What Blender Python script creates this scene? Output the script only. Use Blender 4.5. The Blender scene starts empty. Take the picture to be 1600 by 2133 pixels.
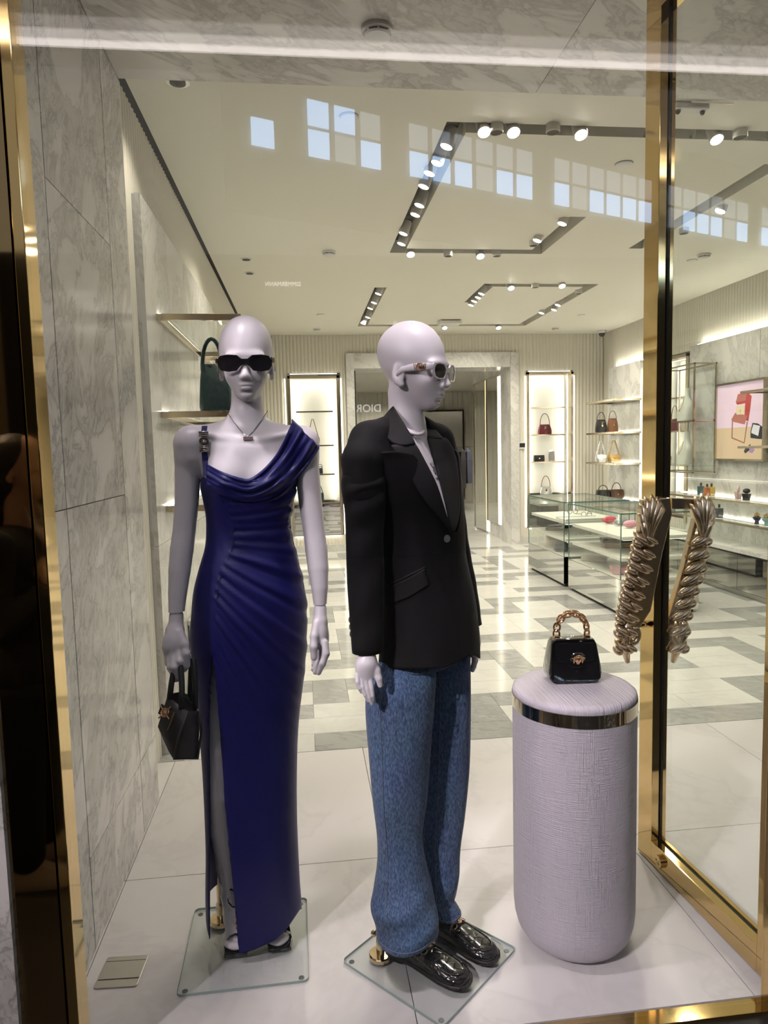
import bpy, bmesh, math, random
import numpy as np
from mathutils import Vector, Matrix
from mathutils.bvhtree import BVHTree
random.seed(7)
SC = bpy.context.scene
COL = SC.collection
PI = math.pi
# ------------------------------------------------------------------ camera
# world: X along the shop window, Y into the shop, Z up; z = 0 is the shop floor, the camera stands over (0, 0)
FPX, CX, CY, EYE = 1440.0, 800.0, 1066.5, 1.457
_y = np.array([632 - CX, 938 - CY, FPX]); _y /= np.linalg.norm(_y)
_h = np.array([1, -.0239, 0.]); _x = _h - _y * _h.dot(_y); _x /= np.linalg.norm(_x)
_z = np.cross(_x, _y); _z = -_z if _z[1] > 0 else _z
ROT = np.stack([_x, _y, _z])                     # world = ROT @ (right, down, forward)
cam_d = bpy.data.cameras.new('camera')
cam_d.sensor_fit = 'HORIZONTAL'; cam_d.sensor_width = 36.0
cam_d.lens = 36.0 * FPX / 1600.0
cam_d.clip_start = .05; cam_d.clip_end = 200
cam = bpy.data.objects.new('camera', cam_d); COL.objects.link(cam)
_m = Matrix.Identity(4)
for r in range(3):
    _m[r][0] = ROT[r][0]; _m[r][1] = -ROT[r][1]; _m[r][2] = -ROT[r][2]
_m[2][3] = EYE
cam.matrix_world = _m
SC.camera = cam
def ray(px, py):
    return ROT @ np.array([px - CX, py - CY, FPX])
def at_y(px, py, Y):
    d = ray(px, py); t = Y / d[1]; return Vector((t * d[0], Y, EYE + t * d[2]))
def at_x(px, py, X):
    d = ray(px, py); t = X / d[0]; return Vector((X, t * d[1], EYE + t * d[2]))
def at_z(px, py, Z):
    d = ray(px, py); t = (Z - EYE) / d[2]; return Vector((t * d[0], t * d[1], Z))
def scale_at(Y):                                 # metres per photo pixel at depth Y
    return Y / FPX
# ------------------------------------------------------------------ world, view, big lights
w = bpy.data.worlds.new('world'); SC.world = w; w.use_nodes = True
w.node_tree.nodes['Background'].inputs[0].default_value = (.62, .60, .56, 1)
w.node_tree.nodes['Background'].inputs[1].default_value = .42
SC.view_settings.view_transform = 'Standard'; SC.view_settings.look = 'None'
SC.view_settings.gamma = 1.0; SC.view_settings.use_curve_mapping = False
SC.view_settings.exposure = 0.15
cy = SC.cycles
cy.use_denoising = True
try: cy.denoiser = 'OPENIMAGEDENOISE'
except Exception: pass
cy.max_bounces = 5; cy.diffuse_bounces = 2; cy.glossy_bounces = 3; cy.transmission_bounces = 4; cy.transparent_max_bounces = 14
cy.use_adaptive_sampling = True; cy.adaptive_threshold = .08; cy.adaptive_min_samples = 10
cy.caustics_reflective = False; cy.caustics_refractive = False
cy.use_light_tree = False; cy.sample_clamp_indirect = 4.0; cy.blur_glossy = .5
def area_light(name, loc, target, sx, sy, power, color=(1, 1, 1), spread=PI):
    d = bpy.data.lights.new(name, 'AREA'); d.shape = 'RECTANGLE'; d.size = sx; d.size_y = sy
    d.energy = power; d.color = color; d.spread = spread
    o = bpy.data.objects.new(name, d); COL.objects.link(o); o.location = loc
    o.rotation_euler = (Vector(target) - Vector(loc)).to_track_quat('-Z', 'Y').to_euler()
    return o
def spot_light(name, loc, target, power, angle, color=(1, 1, 1), blend=.5, radius=.03):
    d = bpy.data.lights.new(name, 'SPOT'); d.energy = power; d.color = color
    d.spot_size = math.radians(angle); d.spot_blend = blend; d.shadow_soft_size = radius
    o = bpy.data.objects.new(name, d); COL.objects.link(o); o.location = loc
    o.rotation_euler = (Vector(target) - Vector(loc)).to_track_quat('-Z', 'Y').to_euler()
    return o
WARM = (1, .93, .79); PINK = (1, .89, .97)
GAIN = .72
spot_light('soffit_downlight', (-.48, 3.2, 3.03), (-.62, 3.45, .6), 26, 110, WARM, 1.0, .03)
# display window spotlights under the marble soffit, just inside the glass
for lx, tx, pw in ((-.50, -.18, 8), (.10, -.14, 8), (.85, .72, 12)):
    spot_light('display_spot', (lx, 1.64, 2.84), (tx, 1.95, 1.2), pw * GAIN, 62, PINK, .6, .03)
for lx, tgt, pw, an in ((-.42, (.27, 1.80, .50), 80, 30), (-.50, (-.24, 1.9, .5), 20, 30), (.34, (.31, 1.87, 1.66), 60, 26)):
    spot_light('display_spot', (lx, 1.60, 2.84), tgt, pw * GAIN, an, PINK, .7, .03)
# general shop lighting from the recessed ceiling tracks
for lx, ly in ((.82, 3.9), (.82, 4.9), (1.3, 5.72), (1.5, 3.55), (2.4, 3.55), (1.98, 5.2), (2.78, 4.6), (.82, 7.6), (.82, 8.7), (1.5, 9.12), (2.4, 9.12), (2.95, 7.4), (2.95, 8.5), (2.3, 6.88), (3.6, 6.4), (-.2, 5.2), (-.2, 7.6), (3.7, 8.6)):
    spot_light('track_glow', (lx, ly, 3.03), (lx, ly + .1, 0), 75 * GAIN, 150, WARM, 1.0, .05)
for lx, ly in ((1.2, 11.4), (1.5, 13.6), (3.6, 14.6), (0.0, 15.0), (1.9, 16.4)):
    spot_light('back_room_glow', (lx, ly, 2.84), (lx, ly + .1, 0), 190 * GAIN, 150, WARM, 1.0, .06)
# added fill spots on the mall side, out of view, for mannequins, plinth, passer-by
for lx, ly, tx in ((-.75, .85, -.25), (.75, .80, .5)):
    spot_light('mall_fill_spot', (lx, ly, 3.55), (tx, 1.9, 1.0), 11 * GAIN, 70, (1, .93, .92), .8, .04)
for lx, ly, pw in ((-2.4, .3, 110), (-2.6, -2.4, 130), (-1.25, .2, 30)):
    spot_light('mall_fill_spot', (lx, ly, 4.0), (lx - .3, ly + .1, 0), pw * GAIN, 60 if pw < 50 else 100, (1, .86, .66), .6, .05)
spot_light('mall_fill_spot', (-2.35, -.8, 3.3), (.46, 1.8, .55), 300 * GAIN, 36, PINK, .6, .05)
spot_light('mall_fill_spot', (-2.2, -.95, 3.3), (.74, 1.76, .38), 560 * GAIN, 15, PINK, .5, .05)  # unseen narrow spot added to brighten the plinth alone
# ------------------------------------------------------------------ materials
MATS = {}
def _new(name):
    m = bpy.data.materials.new(name); m.use_nodes = True; MATS[name] = m
    nt = m.node_tree; return m, nt, nt.nodes['Principled BSDF']
def mat(name, col=(.8, .8, .8), rough=.5, metal=0, spec=.5, sheen=0, coat=0, emit=None, es=0, noise=None, bump=None):
    if name in MATS: return MATS[name]
    m, nt, b = _new(name)
    b.inputs['Base Color'].default_value = (*col, 1); b.inputs['Roughness'].default_value = rough
    b.inputs['Metallic'].default_value = metal; b.inputs['Specular IOR Level'].default_value = spec
    b.inputs['Sheen Weight'].default_value = sheen; b.inputs['Coat Weight'].default_value = coat
    if coat: b.inputs['Coat Roughness'].default_value = .05
    if emit: b.inputs['Emission Color'].default_value = (*emit, 1); b.inputs['Emission Strength'].default_value = es
    tc = nt.nodes.new('ShaderNodeTexCoord')
    if noise:                                     # (scale, amount): gentle mottling
        n = nt.nodes.new('ShaderNodeTexNoise'); n.inputs['Scale'].default_value = noise[0]; n.inputs['Detail'].default_value = 4
        nt.links.new(tc.outputs['Object'], n.inputs['Vector'])
        mx = nt.nodes.new('ShaderNodeMix'); mx.data_type = 'RGBA'
        mx.inputs['A'].default_value = (*[c * (1 - noise[1]) for c in col], 1)
        mx.inputs['B'].default_value = (*[min(1, c * (1 + noise[1])) for c in col], 1)
        nt.links.new(n.outputs['Fac'], mx.inputs['Factor']); nt.links.new(mx.outputs['Result'], b.inputs['Base Color'])
    if bump:                                      # (scale, strength, distance)
        n = nt.nodes.new('ShaderNodeTexNoise'); n.inputs['Scale'].default_value = bump[0]; n.inputs['Detail'].default_value = 3
        nt.links.new(tc.outputs['Object'], n.inputs['Vector'])
        bp = nt.nodes.new('ShaderNodeBump'); bp.inputs['Strength'].default_value = bump[1]; bp.inputs['Distance'].default_value = bump[2]
        nt.links.new(n.outputs['Fac'], bp.inputs['Height']); nt.links.new(bp.outputs['Normal'], b.inputs['Normal'])
    return m
def marble(name, base, vein, rough=.2, scale=1.6, rot=(0, 0, 0), stretch=(1, 1, 1), amount=.8, spec=.5, fine=1.0):
    m, nt, b = _new(name)
    L = nt.links.new; N = nt.nodes.new
    tc = N('ShaderNodeTexCoord'); oi = N('ShaderNodeObjectInfo')
    off = N('ShaderNodeVectorMath'); off.operation = 'SCALE'; off.inputs['Scale'].default_value = 37.0
    cmb = N('ShaderNodeCombineXYZ')
    L(oi.outputs['Random'], cmb.inputs[0]); L(oi.outputs['Random'], cmb.inputs[1]); L(cmb.outputs[0], off.inputs[0])
    add = N('ShaderNodeVectorMath'); add.operation = 'ADD'
    L(tc.outputs['Object'], add.inputs[0]); L(off.outputs[0], add.inputs[1])
    mp0 = N('ShaderNodeMapping'); mp0.inputs['Rotation'].default_value = rot
    mp = N('ShaderNodeMapping'); mp.inputs['Scale'].default_value = [scale * s for s in stretch]
    L(add.outputs[0], mp0.inputs['Vector']); L(mp0.outputs[0], mp.inputs['Vector'])
    n1 = N('ShaderNodeTexNoise'); n1.inputs['Scale'].default_value = 1.0; n1.inputs['Detail'].default_value = 5; n1.inputs['Roughness'].default_value = .62; n1.inputs['Distortion'].default_value = .55
    L(mp.outputs[0], n1.inputs['Vector'])
    n2 = N('ShaderNodeTexNoise'); n2.inputs['Scale'].default_value = 3.6; n2.inputs['Detail'].default_value = 4; n2.inputs['Roughness'].default_value = .6; n2.inputs['Distortion'].default_value = .5
    L(mp.outputs[0], n2.inputs['Vector'])
    def ridge(src, width):
        s = N('ShaderNodeMath'); s.operation = 'SUBTRACT'; s.inputs[1].default_value = .5; L(src, s.inputs[0])
        a = N('ShaderNodeMath'); a.operation = 'ABSOLUTE'; L(s.outputs[0], a.inputs[0])
        r = N('ShaderNodeMapRange'); r.inputs['From Min'].default_value = 0; r.inputs['From Max'].default_value = width
        r.inputs['To Min'].default_value = 1; r.inputs['To Max'].default_value = 0; L(a.outputs[0], r.inputs['Value'])
        return r.outputs[0]
    v1 = ridge(n1.outputs['Fac'], .030 * fine); v2 = ridge(n2.outputs['Fac'], .055 * fine)
    # veins gather in cloudy grey zones
    r3 = N('ShaderNodeMapRange'); r3.inputs['From Min'].default_value = .42; r3.inputs['From Max'].default_value = .62
    L(n1.outputs['Fac'], r3.inputs['Value'])
    mul = N('ShaderNodeMath'); mul.operation = 'MULTIPLY'; L(v2, mul.inputs[0]); L(r3.outputs[0], mul.inputs[1])
    h = N('ShaderNodeMath'); h.operation = 'MULTIPLY'; h.inputs[1].default_value = .45; L(r3.outputs[0], h.inputs[0])
    mx1 = N('ShaderNodeMath'); mx1.operation = 'MAXIMUM'; L(v1, mx1.inputs[0]); L(mul.outputs[0], mx1.inputs[1])
    s1 = N('ShaderNodeMath'); s1.operation = 'MULTIPLY'; s1.inputs[1].default_value = .50; L(mx1.outputs[0], s1.inputs[0])
    ad = N('ShaderNodeMath'); ad.operation = 'ADD'; L(s1.outputs[0], ad.inputs[0]); L(h.outputs[0], ad.inputs[1])
    am = N('ShaderNodeMath'); am.operation = 'MULTIPLY'; am.inputs[1].default_value = amount; am.use_clamp = True; L(ad.outputs[0], am.inputs[0])
    mx = N('ShaderNodeMix'); mx.data_type = 'RGBA'
    mx.inputs['A'].default_value = (*base, 1); mx.inputs['B'].default_value = (*vein, 1)
    L(am.outputs[0], mx.inputs['Factor']); L(mx.outputs['Result'], b.inputs['Base Color'])
    b.inputs['Roughness'].default_value = rough; b.inputs['Specular IOR Level'].default_value = spec
    return m
def thin_glass(name, tint=(1, 1, 1), ior=1.5, refl=1.0):
    """sheet glass: clear with a Fresnel mirror reflection"""
    m = bpy.data.materials.new(name); m.use_nodes = True; MATS[name] = m
    nt = m.node_tree; nt.nodes.clear(); N = nt.nodes.new; L = nt.links.new
    t = N('ShaderNodeBsdfTransparent'); t.inputs[0].default_value = (*tint, 1)
    g = N('ShaderNodeBsdfGlossy'); g.inputs['Roughness'].default_value = 0.0; g.inputs['Color'].default_value = (1, 1, 1, 1)
    f = N('ShaderNodeLayerWeight'); f.inputs['Blend'].default_value = .5      # facing = 1 - cos
    pw = N('ShaderNodeMath'); pw.operation = 'POWER'; pw.inputs[1].default_value = 5.0; L(f.outputs['Facing'], pw.inputs[0])
    f0 = ((ior - 1) / (ior + 1)) ** 2
    mu = N('ShaderNodeMath'); mu.operation = 'MULTIPLY_ADD'; mu.inputs[1].default_value = (1 - f0) * refl; mu.inputs[2].default_value = f0 * refl; mu.use_clamp = True
    mx = N('ShaderNodeMixShader'); o = N('ShaderNodeOutputMaterial')
    L(pw.outputs[0], mu.inputs[0]); L(mu.outputs[0], mx.inputs[0]); L(t.outputs[0], mx.inputs[1]); L(g.outputs[0], mx.inputs[2]); L(mx.outputs[0], o.inputs[0])
    return m
def emitter(name, col, strength):
    m = bpy.data.materials.new(name); m.use_nodes = True; MATS[name] = m
    nt = m.node_tree; nt.nodes.clear()
    e = nt.nodes.new('ShaderNodeEmission'); e.inputs[0].default_value = (*col, 1); e.inputs[1].default_value = strength
    o = nt.nodes.new('ShaderNodeOutputMaterial'); nt.links.new(e.outputs[0], o.inputs[0]); return m
M_wallmarble = marble('grey_veined_marble', (.83, .80, .775), (.30, .285, .27), .16, 4.4, (.60, 0, 0), (1.15, 1.15, .68), 1.0, fine=1.0)
M_soffit = marble('soffit_marble', (.78, .74, .71), (.32, .30, .29), .3, 4.0, (0, 0, .95), (1.3, .55, 1.3), .95, fine=1.3)
M_panelmarble = marble('pale_marble_panel', (.82, .80, .76), (.45, .44, .41), .18, 2.0, (.4, .6, .2), (1.6, 1.6, .8), .85)
M_slab = marble('cream_marble_slab', (.74, .705, .69), (.55, .52, .51), .30, 1.6, (0, 0, .5), (1, 1, 1), .55)
M_whitetile = marble('white_marble_tile', (.80, .79, .74), (.58, .57, .53), .12, 2.2, (0, 0, .3), (1, 1, 1), .45)
M_greytile = marble('grey_marble_tile', (.46, .46, .44), (.25, .25, .24), .12, 3.2, (0, 0, .4), (.7, 1.6, 1), .8)
M_cream = mat('cream_plaster', (.74, .69, .58), .7)
M_flute = mat('cream_fluted_panel', (.82, .78, .67), .55)
M_ceil = mat('warm_white_ceiling_paint', (.92, .88, .76), .6)
M_slot = mat('dark_ceiling_slot', (.10, .085, .065), .7)
M_gold = mat('polished_gold_metal', (.72, .52, .24), .06, 1)
M_gold2 = mat('dark_bronze_mirror', (.40, .29, .16), .03, 1)
M_brass = mat('brushed_champagne_metal', (.62, .53, .40), .18, 1)
M_rosegold = mat('rose_gold_metal', (.93, .60, .36), .12, 1)
M_bronzehandle = mat('champagne_bronze_cast_metal', (.70, .57, .42), .30, 1)
M_steel = mat('satin_steel', (.52, .50, .47), .32, 1)
M_chrome = mat('chrome', (.80, .79, .77), .06, 1)
M_mirror = mat('mirror_glass', (.74, .75, .72), .02, 1)
M_black = mat('black_gap', (.012, .011, .010), .5)
M_white = mat('white_plastic', (.85, .83, .78), .4)
M_led = emitter('warm_led_strip', (1, .94, .80), 7.0)
M_led2 = emitter('hidden_niche_led', (1, .95, .82), 22.0)
M_lens = emitter('lit_spot_lens', (1, .96, .88), 28.0)
M_glass = thin_glass('shop_window_glass', (.985, .99, .985), 1.5)
M_caseglass = thin_glass('display_case_glass', (.975, .99, .98), 1.5, .7)
M_edge = mat('green_glass_edge', (.10, .22, .19), .1, 0)
# ------------------------------------------------------------------ mesh helpers: a geo is (verts, faces)
def box(x0, x1, y0, y1, z0, z1):
    v = [(x, y, z) for z in (z0, z1) for y in (y0, y1) for x in (x0, x1)]
    return v, [(0, 2, 3, 1), (4, 5, 7, 6), (0, 1, 5, 4), (2, 6, 7, 3), (0, 4, 6, 2), (1, 3, 7, 5)]
def join(*gs):
    V, Fc = [], []
    for v, f in gs:
        n = len(V); V += [tuple(p) for p in v]; Fc += [tuple(i + n for i in q) for q in f]
    return V, Fc
def xf(g, M):
    return [tuple(M @ Vector(p)) for p in g[0]], g[1]
def loft(rings, caps=True, closed=True):
    n = len(rings[0]); V = [tuple(p) for r in rings for p in r]; Fc = []
    m = n if closed else n - 1
    for i in range(len(rings) - 1):
        for j in range(m):
            k = (j + 1) % n
            Fc.append((i * n + j, i * n + k, (i + 1) * n + k, (i + 1) * n + j))
    if caps and closed:
        Fc.append(tuple(range(n - 1, -1, -1))); Fc.append(tuple((len(rings) - 1) * n + j for j in range(n)))
    return V, Fc
def frames(path):
    P = [Vector(p) for p in path]; T = []
    for i in range(len(P)):
        a = P[max(i - 1, 0)]; b = P[min(i + 1, len(P) - 1)]; d = b - a
        T.append(d.normalized() if d.length > 1e-9 else Vector((0, 0, 1)))
    up = Vector((0, 0, 1)) if abs(T[0].z) < .9 else Vector((1, 0, 0))
    n = (up - T[0] * up.dot(T[0])).normalized(); out = []
    for p, t in zip(P, T):
        n = n - t * n.dot(t)
        n = n.normalized() if n.length > 1e-6 else t.orthogonal().normalized()
        out.append((p, n, t.cross(n)))
    return out
def tube(path, r, seg=8, ry=None, caps=True):
    fr = frames(path); rings = []
    for i, (p, a, b) in enumerate(fr):
        rr = r[i] if isinstance(r, (list, tuple)) else r
        r2 = rr if ry is None else (ry[i] if isinstance(ry, (list, tuple)) else ry)
        rings.append([p + a * (rr * math.cos(2 * PI * k / seg)) + b * (r2 * math.sin(2 * PI * k / seg)) for k in range(seg)])
    return loft(rings, caps)
def lathe(prof, seg=24, c=(0, 0, 0)):
    rings = [[(c[0] + r * math.cos(2 * PI * k / seg), c[1] + r * math.sin(2 * PI * k / seg), c[2] + z) for k in range(seg)] for r, z in prof]
    return loft(rings)
def torus(R, r, c=(0, 0, 0), M=None, seg=20, s2=8, sy=1):
    rings = [[((R + r * math.cos(b)) * math.cos(a), sy * (R + r * math.cos(b)) * math.sin(a), r * math.sin(b)) for b in [2 * PI * k / s2 for k in range(s2)]] for a in [2 * PI * i / seg for i in range(seg)]]
    V = [p for q in rings for p in q]; Fc = []
    for i in range(seg):
        for j in range(s2):
            Fc.append((i * s2 + j, ((i + 1) % seg) * s2 + j, ((i + 1) % seg) * s2 + (j + 1) % s2, i * s2 + (j + 1) % s2))
    if M is not None: V = [tuple(M @ Vector(p)) for p in V]
    return [(p[0] + c[0], p[1] + c[1], p[2] + c[2]) for p in V], Fc
def ellipsoid(c, r, seg=14, rg=9, M=None):
    V = [(0, 0, -1)]; Fc = []
    for i in range(1, rg):
        t = -PI / 2 + PI * i / rg
        for k in range(seg):
            a = 2 * PI * k / seg; V.append((math.cos(t) * math.cos(a), math.cos(t) * math.sin(a), math.sin(t)))
    V.append((0, 0, 1)); e = len(V) - 1
    for k in range(seg):
        k2 = (k + 1) % seg
        Fc.append((0, 1 + k2, 1 + k))
        for i in range(rg - 2): Fc.append((1 + i * seg + k, 1 + i * seg + k2, 1 + (i + 1) * seg + k2, 1 + (i + 1) * seg + k))
        Fc.append((1 + (rg - 2) * seg + k, 1 + (rg - 2) * seg + k2, e))
    V = [Vector((p[0] * r[0], p[1] * r[1], p[2] * r[2])) for p in V]
    if M is not None: V = [M @ p for p in V]
    return [(p[0] + c[0], p[1] + c[1], p[2] + c[2]) for p in V], Fc
def prism(poly, d0, d1, axis='y'):
    """extrude a 2D outline: axis y -> points are (x, z); x -> (y, z); z -> (x, y)"""
    def P(a, b, d): return {'y': (a, d, b), 'x': (d, a, b), 'z': (a, b, d)}[axis]
    n = len(poly); V = [P(a, b, d0) for a, b in poly] + [P(a, b, d1) for a, b in poly]
    Fc = [(i, (i + 1) % n, (i + 1) % n + n, i + n) for i in range(n)]
    return V, Fc + [tuple(range(n - 1, -1, -1)), tuple(range(n, 2 * n))]
def rect_poly(w, h, r, n=5):
    out = []
    for cx, cy_, a0 in ((w / 2 - r, h / 2 - r, 0), (-w / 2 + r, h / 2 - r, 90), (-w / 2 + r, -h / 2 + r, 180), (w / 2 - r, -h / 2 + r, 270)):
        for k in range(n + 1):
            a = math.radians(a0 + 90 * k / n); out.append((cx + r * math.cos(a), cy_ + r * math.sin(a)))
    return out
WM = {}
def world_of(o):
    return WM.get(o.name, Matrix.Identity(4)) if o is not None else Matrix.Identity(4)
def tag(o, label=None, cat=None, group=None, kind=None):
    if label: o['label'] = label
    if cat: o['category'] = cat
    if group: o['group'] = group
    if kind: o['kind'] = kind
    return o
def thing(name, label, cat, loc=(0, 0, 0), group=None, rz=0, kind=None, rot=None):
    o = bpy.data.objects.new(name, None); COL.objects.link(o)
    o.empty_display_size = .05
    Mx = Matrix.Translation(Vector(loc)) @ (rot.to_4x4() if rot is not None else Matrix.Rotation(rz, 4, 'Z'))
    o.matrix_world = Mx; WM[o.name] = Mx
    return tag(o, label, cat, group, kind)
def obj(name, g, m=None, parent=None, local=False, smooth=False, bevel=0, origin=None, bseg=2, sub=0, solid=0, ang=None):
    V, Fc = g
    W = world_of(parent)
    if not local and parent is not None:
        I = W.inverted(); V = [I @ Vector(p) for p in V]
    o0 = Vector((0, 0, 0))
    if parent is None and origin is not False:
        lo = [min(p[i] for p in V) for i in range(3)]; hi = [max(p[i] for p in V) for i in range(3)]
        o0 = Vector(origin) if origin else Vector(((lo[0] + hi[0]) / 2, (lo[1] + hi[1]) / 2, lo[2]))
    me = bpy.data.meshes.new(name)
    me.from_pydata([tuple(Vector(p) - o0) for p in V], [], Fc); me.update()
    bm = bmesh.new(); bm.from_mesh(me); bmesh.ops.recalc_face_normals(bm, faces=bm.faces); bm.to_mesh(me); bm.free()
    if m is not None:
        for mm in (m if isinstance(m, (list, tuple)) else [m]): me.materials.append(mm)
    if smooth:
        me.polygons.foreach_set('use_smooth', [True] * len(me.polygons))
        if ang is not None: me.set_sharp_from_angle(angle=math.radians(ang))
    o = bpy.data.objects.new(name, me); COL.objects.link(o)
    if parent is not None:
        o.parent = parent; o.location = o0; WM[o.name] = W @ Matrix.Translation(o0)
    else:
        o.location = o0; WM[o.name] = Matrix.Translation(o0)
    if solid:
        s = o.modifiers.new('solid', 'SOLIDIFY'); s.thickness = solid; s.offset = 0
    if bevel:
        b = o.modifiers.new('bevel', 'BEVEL'); b.width = bevel; b.segments = bseg; b.limit_method = 'ANGLE'; b.angle_limit = math.radians(40)
    if sub:
        s = o.modifiers.new('sub', 'SUBSURF'); s.levels = sub; s.render_levels = sub
    return o
def copy_tree(o, parent=None):
    c = o.copy(); COL.objects.link(c); c.parent = parent
    for ch in [x for x in bpy.data.objects if x.parent == o]: copy_tree(ch, c)
    return c
def piece(name, src, parent, loc, rot=None):
    """a copy of a piece that shares its mesh, placed in the parent's space"""
    c = bpy.data.objects.new(name, src if isinstance(src, bpy.types.Mesh) else src.data); COL.objects.link(c)
    c.parent = parent; c.location = loc
    if rot: c.rotation_euler = rot
    return c
def mesh_data(name, g, m, smooth=False):
    me = bpy.data.meshes.new(name); me.from_pydata([tuple(p) for p in g[0]], [], g[1])
    bm = bmesh.new(); bm.from_mesh(me); bmesh.ops.recalc_face_normals(bm, faces=bm.faces); bm.to_mesh(me); bm.free()
    me.materials.append(m)
    if smooth: me.polygons.foreach_set('use_smooth', [True] * len(me.polygons))
    return me
def lerp_tab(tab, t):
    """piecewise-linear table [(t, v...)] sorted by t"""
    if t <= tab[0][0]: return tab[0][1:]
    for a, b in zip(tab, tab[1:]):
        if t <= b[0]:
            k = (t - a[0]) / (b[0] - a[0]); return tuple(p + (q - p) * k for p, q in zip(a[1:], b[1:]))
    return tab[-1][1:]
def smooth_tab(tab, t):
    """Catmull-Rom version of lerp_tab"""
    n = len(tab)
    if t <= tab[0][0]: return tab[0][1:]
    if t >= tab[-1][0]: return tab[-1][1:]
    i = max(k for k in range(n - 1) if tab[k][0] <= t)
    p0, p1, p2, p3 = tab[max(i - 1, 0)], tab[i], tab[i + 1], tab[min(i + 2, n - 1)]
    h = p2[0] - p1[0]; k = (t - p1[0]) / h; out = []
    for c in range(1, len(p1)):
        m1 = (p2[c] - p0[c]) / max(p2[0] - p0[0], 1e-9) * h; m2 = (p3[c] - p1[c]) / max(p3[0] - p1[0], 1e-9) * h
        out.append((2 * k**3 - 3 * k**2 + 1) * p1[c] + (k**3 - 2 * k**2 + k) * m1 + (-2 * k**3 + 3 * k**2) * p2[c] + (k**3 - k**2) * m2)
    return tuple(out)
# ================================================================== THE SETTING
GLY, FLZ = 1.555, 0.0                           # shop window plane, floor height
XL, XR, YB, ZC = -.74, 4.42, 9.85, 3.05         # shop: left wall, right wall, back wall, ceiling
def struct(name, g=None, m=None, parent=None, loc=(0, 0, 0), **k):
    if g is None:
        o = thing(name, None, None, loc); o['kind'] = 'structure'; return o
    o = obj(name, g, m, parent, **k); o['kind'] = 'structure'; return o
# ---- floors
fl = struct('floor', box(-3.5, 9.0, 1.50, 18.5, -.12, -.012), M_black)
xs = [-3.2, -1.55, -.655, .238, 1.131, 2.024, 2.917, 4.6]
for yi, (ya, yb) in enumerate(((1.575, 2.338), (2.341, 3.258))):
    for i, (xa, xb) in enumerate(zip(xs, xs[1:])):
        sh = .57 * (yi % 2) * 0
        obj('slab', box(xa + sh + .0012, xb + sh - .0012, ya, yb, -.012, 0), M_slab, fl)
MOD, TY0, TX0 = .2075, 3.262, .0075
KEY = ['GGGGGGW', 'WWWWWGW', 'GGGGWGW', 'GWWGWGW', 'GWGGWGW', 'GWWWWGW', 'GGGGGGW']
KEY = ["GGGGGWWW", "WWWWGWWW", "WWWWGGGG", "GWWWWWWW", "GGGGWWGG", "WWWGWWGW", "GGWGGGGW", "WGWWWWWW"]
nx0, nx1, ny = int((XL - .0 - TX0) / MOD) - 1, int((4.4 - TX0) / MOD) + 1, 32
tiles, used = [], set()
def kc(i, j): return KEY[j % 8][(i + 3 * (j // 8)) % 8]
for j in range(ny):
    for i in range(nx0, nx1):
        if (i, j) in used: continue
        c = kc(i, j); a = i
        while a + 1 < nx1 and a - i < 4 and kc(a + 1, j) == c and (a + 1, j) not in used: a += 1
        b = j
        if a == i:
            while b + 1 < ny and b - j < 4 and kc(i, b + 1) == c and (i, b + 1) not in used: b += 1
        for p in range(i, a + 1):
            for q in range(j, b + 1): used.add((p, q))
        tiles.append((c, i, a + 1, j, b + 1))
tile_me = {}
tiles.sort(key=lambda t: t[3]); cells = tiles[:285]; rest = tiles[285:]
for c, i, a, j, b in cells:
    k = (c, a - i, b - j)
    if k not in tile_me:
        wx, wy = (a - i) * MOD / 2 - .0009, (b - j) * MOD / 2 - .0009
        tile_me[k] = mesh_data('tile', box(-wx, wx, -wy, wy, -.012, 0), M_greytile if c == 'G' else M_whitetile)
    piece('tile', tile_me[k], fl, Vector((TX0 + (i + a) * MOD / 2, TY0 + (j + b) * MOD / 2, 0)) - fl.location)
for cc, mm, nm in (('G', M_greytile, 'grey_tiles_beyond'), ('W', M_whitetile, 'white_tiles_beyond')):
    gs = [box(TX0 + i * MOD + .0009, TX0 + a * MOD - .0009, TY0 + j * MOD + .0009, TY0 + b * MOD - .0009, -.012, 0) for c, i, a, j, b in rest if c == cc]
    if gs: tag(obj(nm, join(*gs), mm, fl), kind='stuff')
obj('back_room_paving', box(-.5, 4.6, TY0 + ny * MOD, 18.4, -.012, 0), M_whitetile, fl)
# ---- left marble pier (flat marble panels with thin open joints)
wl = struct('wall_left', box(-1.6, -.668, 1.60, 2.90, 0, 2.9), M_black)
def on_x(px, py, X=-.66):
    p = at_x(px, py, X); return (p.y, p.z)
def strip_panels(Y0, Y1, ZA, ZB, X0, X1, ycuts, zc):
    """vertical bands cut at ycuts, each cut again at its own heights"""
    ys = [Y0] + ycuts + [Y1]
    for (a, b), zs in zip(zip(ys, ys[1:]), zc):
        zz = [ZA] + zs + [ZB]
        for c, d in zip(zz, zz[1:]):
            obj('marble_panel', box(X0, X1, a + .003, b - .003, c + .0016, d - .0016), M_wallmarble, wl)
yc1 = on_x(135, 1000)[0]; yc2 = on_x(258, 1000)[0]
strip_panels(1.60, 2.905, 0, 2.9, -.67, -.66, [yc1, yc2], [[1.31], [.28, 1.31, 2.2], [.28]])
obj('end_face', box(-1.6, -.66, 2.90, 2.915, 0, 2.9), M_panelmarble, wl)
# ---- marble soffit over the display, with panel joints, and its front header
so = struct('ceiling_soffit', box(-1.6, 5.0, 1.60, 2.905, 2.913, 3.25), M_panelmarble)
for a, b in ((-.66, 1.0), (1.0, 2.6), (2.6, 4.6)):
    for c, d in ((1.60, 2.9),):
        obj('marble_panel', box(a + .001, b - .001, c, d, 2.90, 2.914), M_soffit, so)
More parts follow.
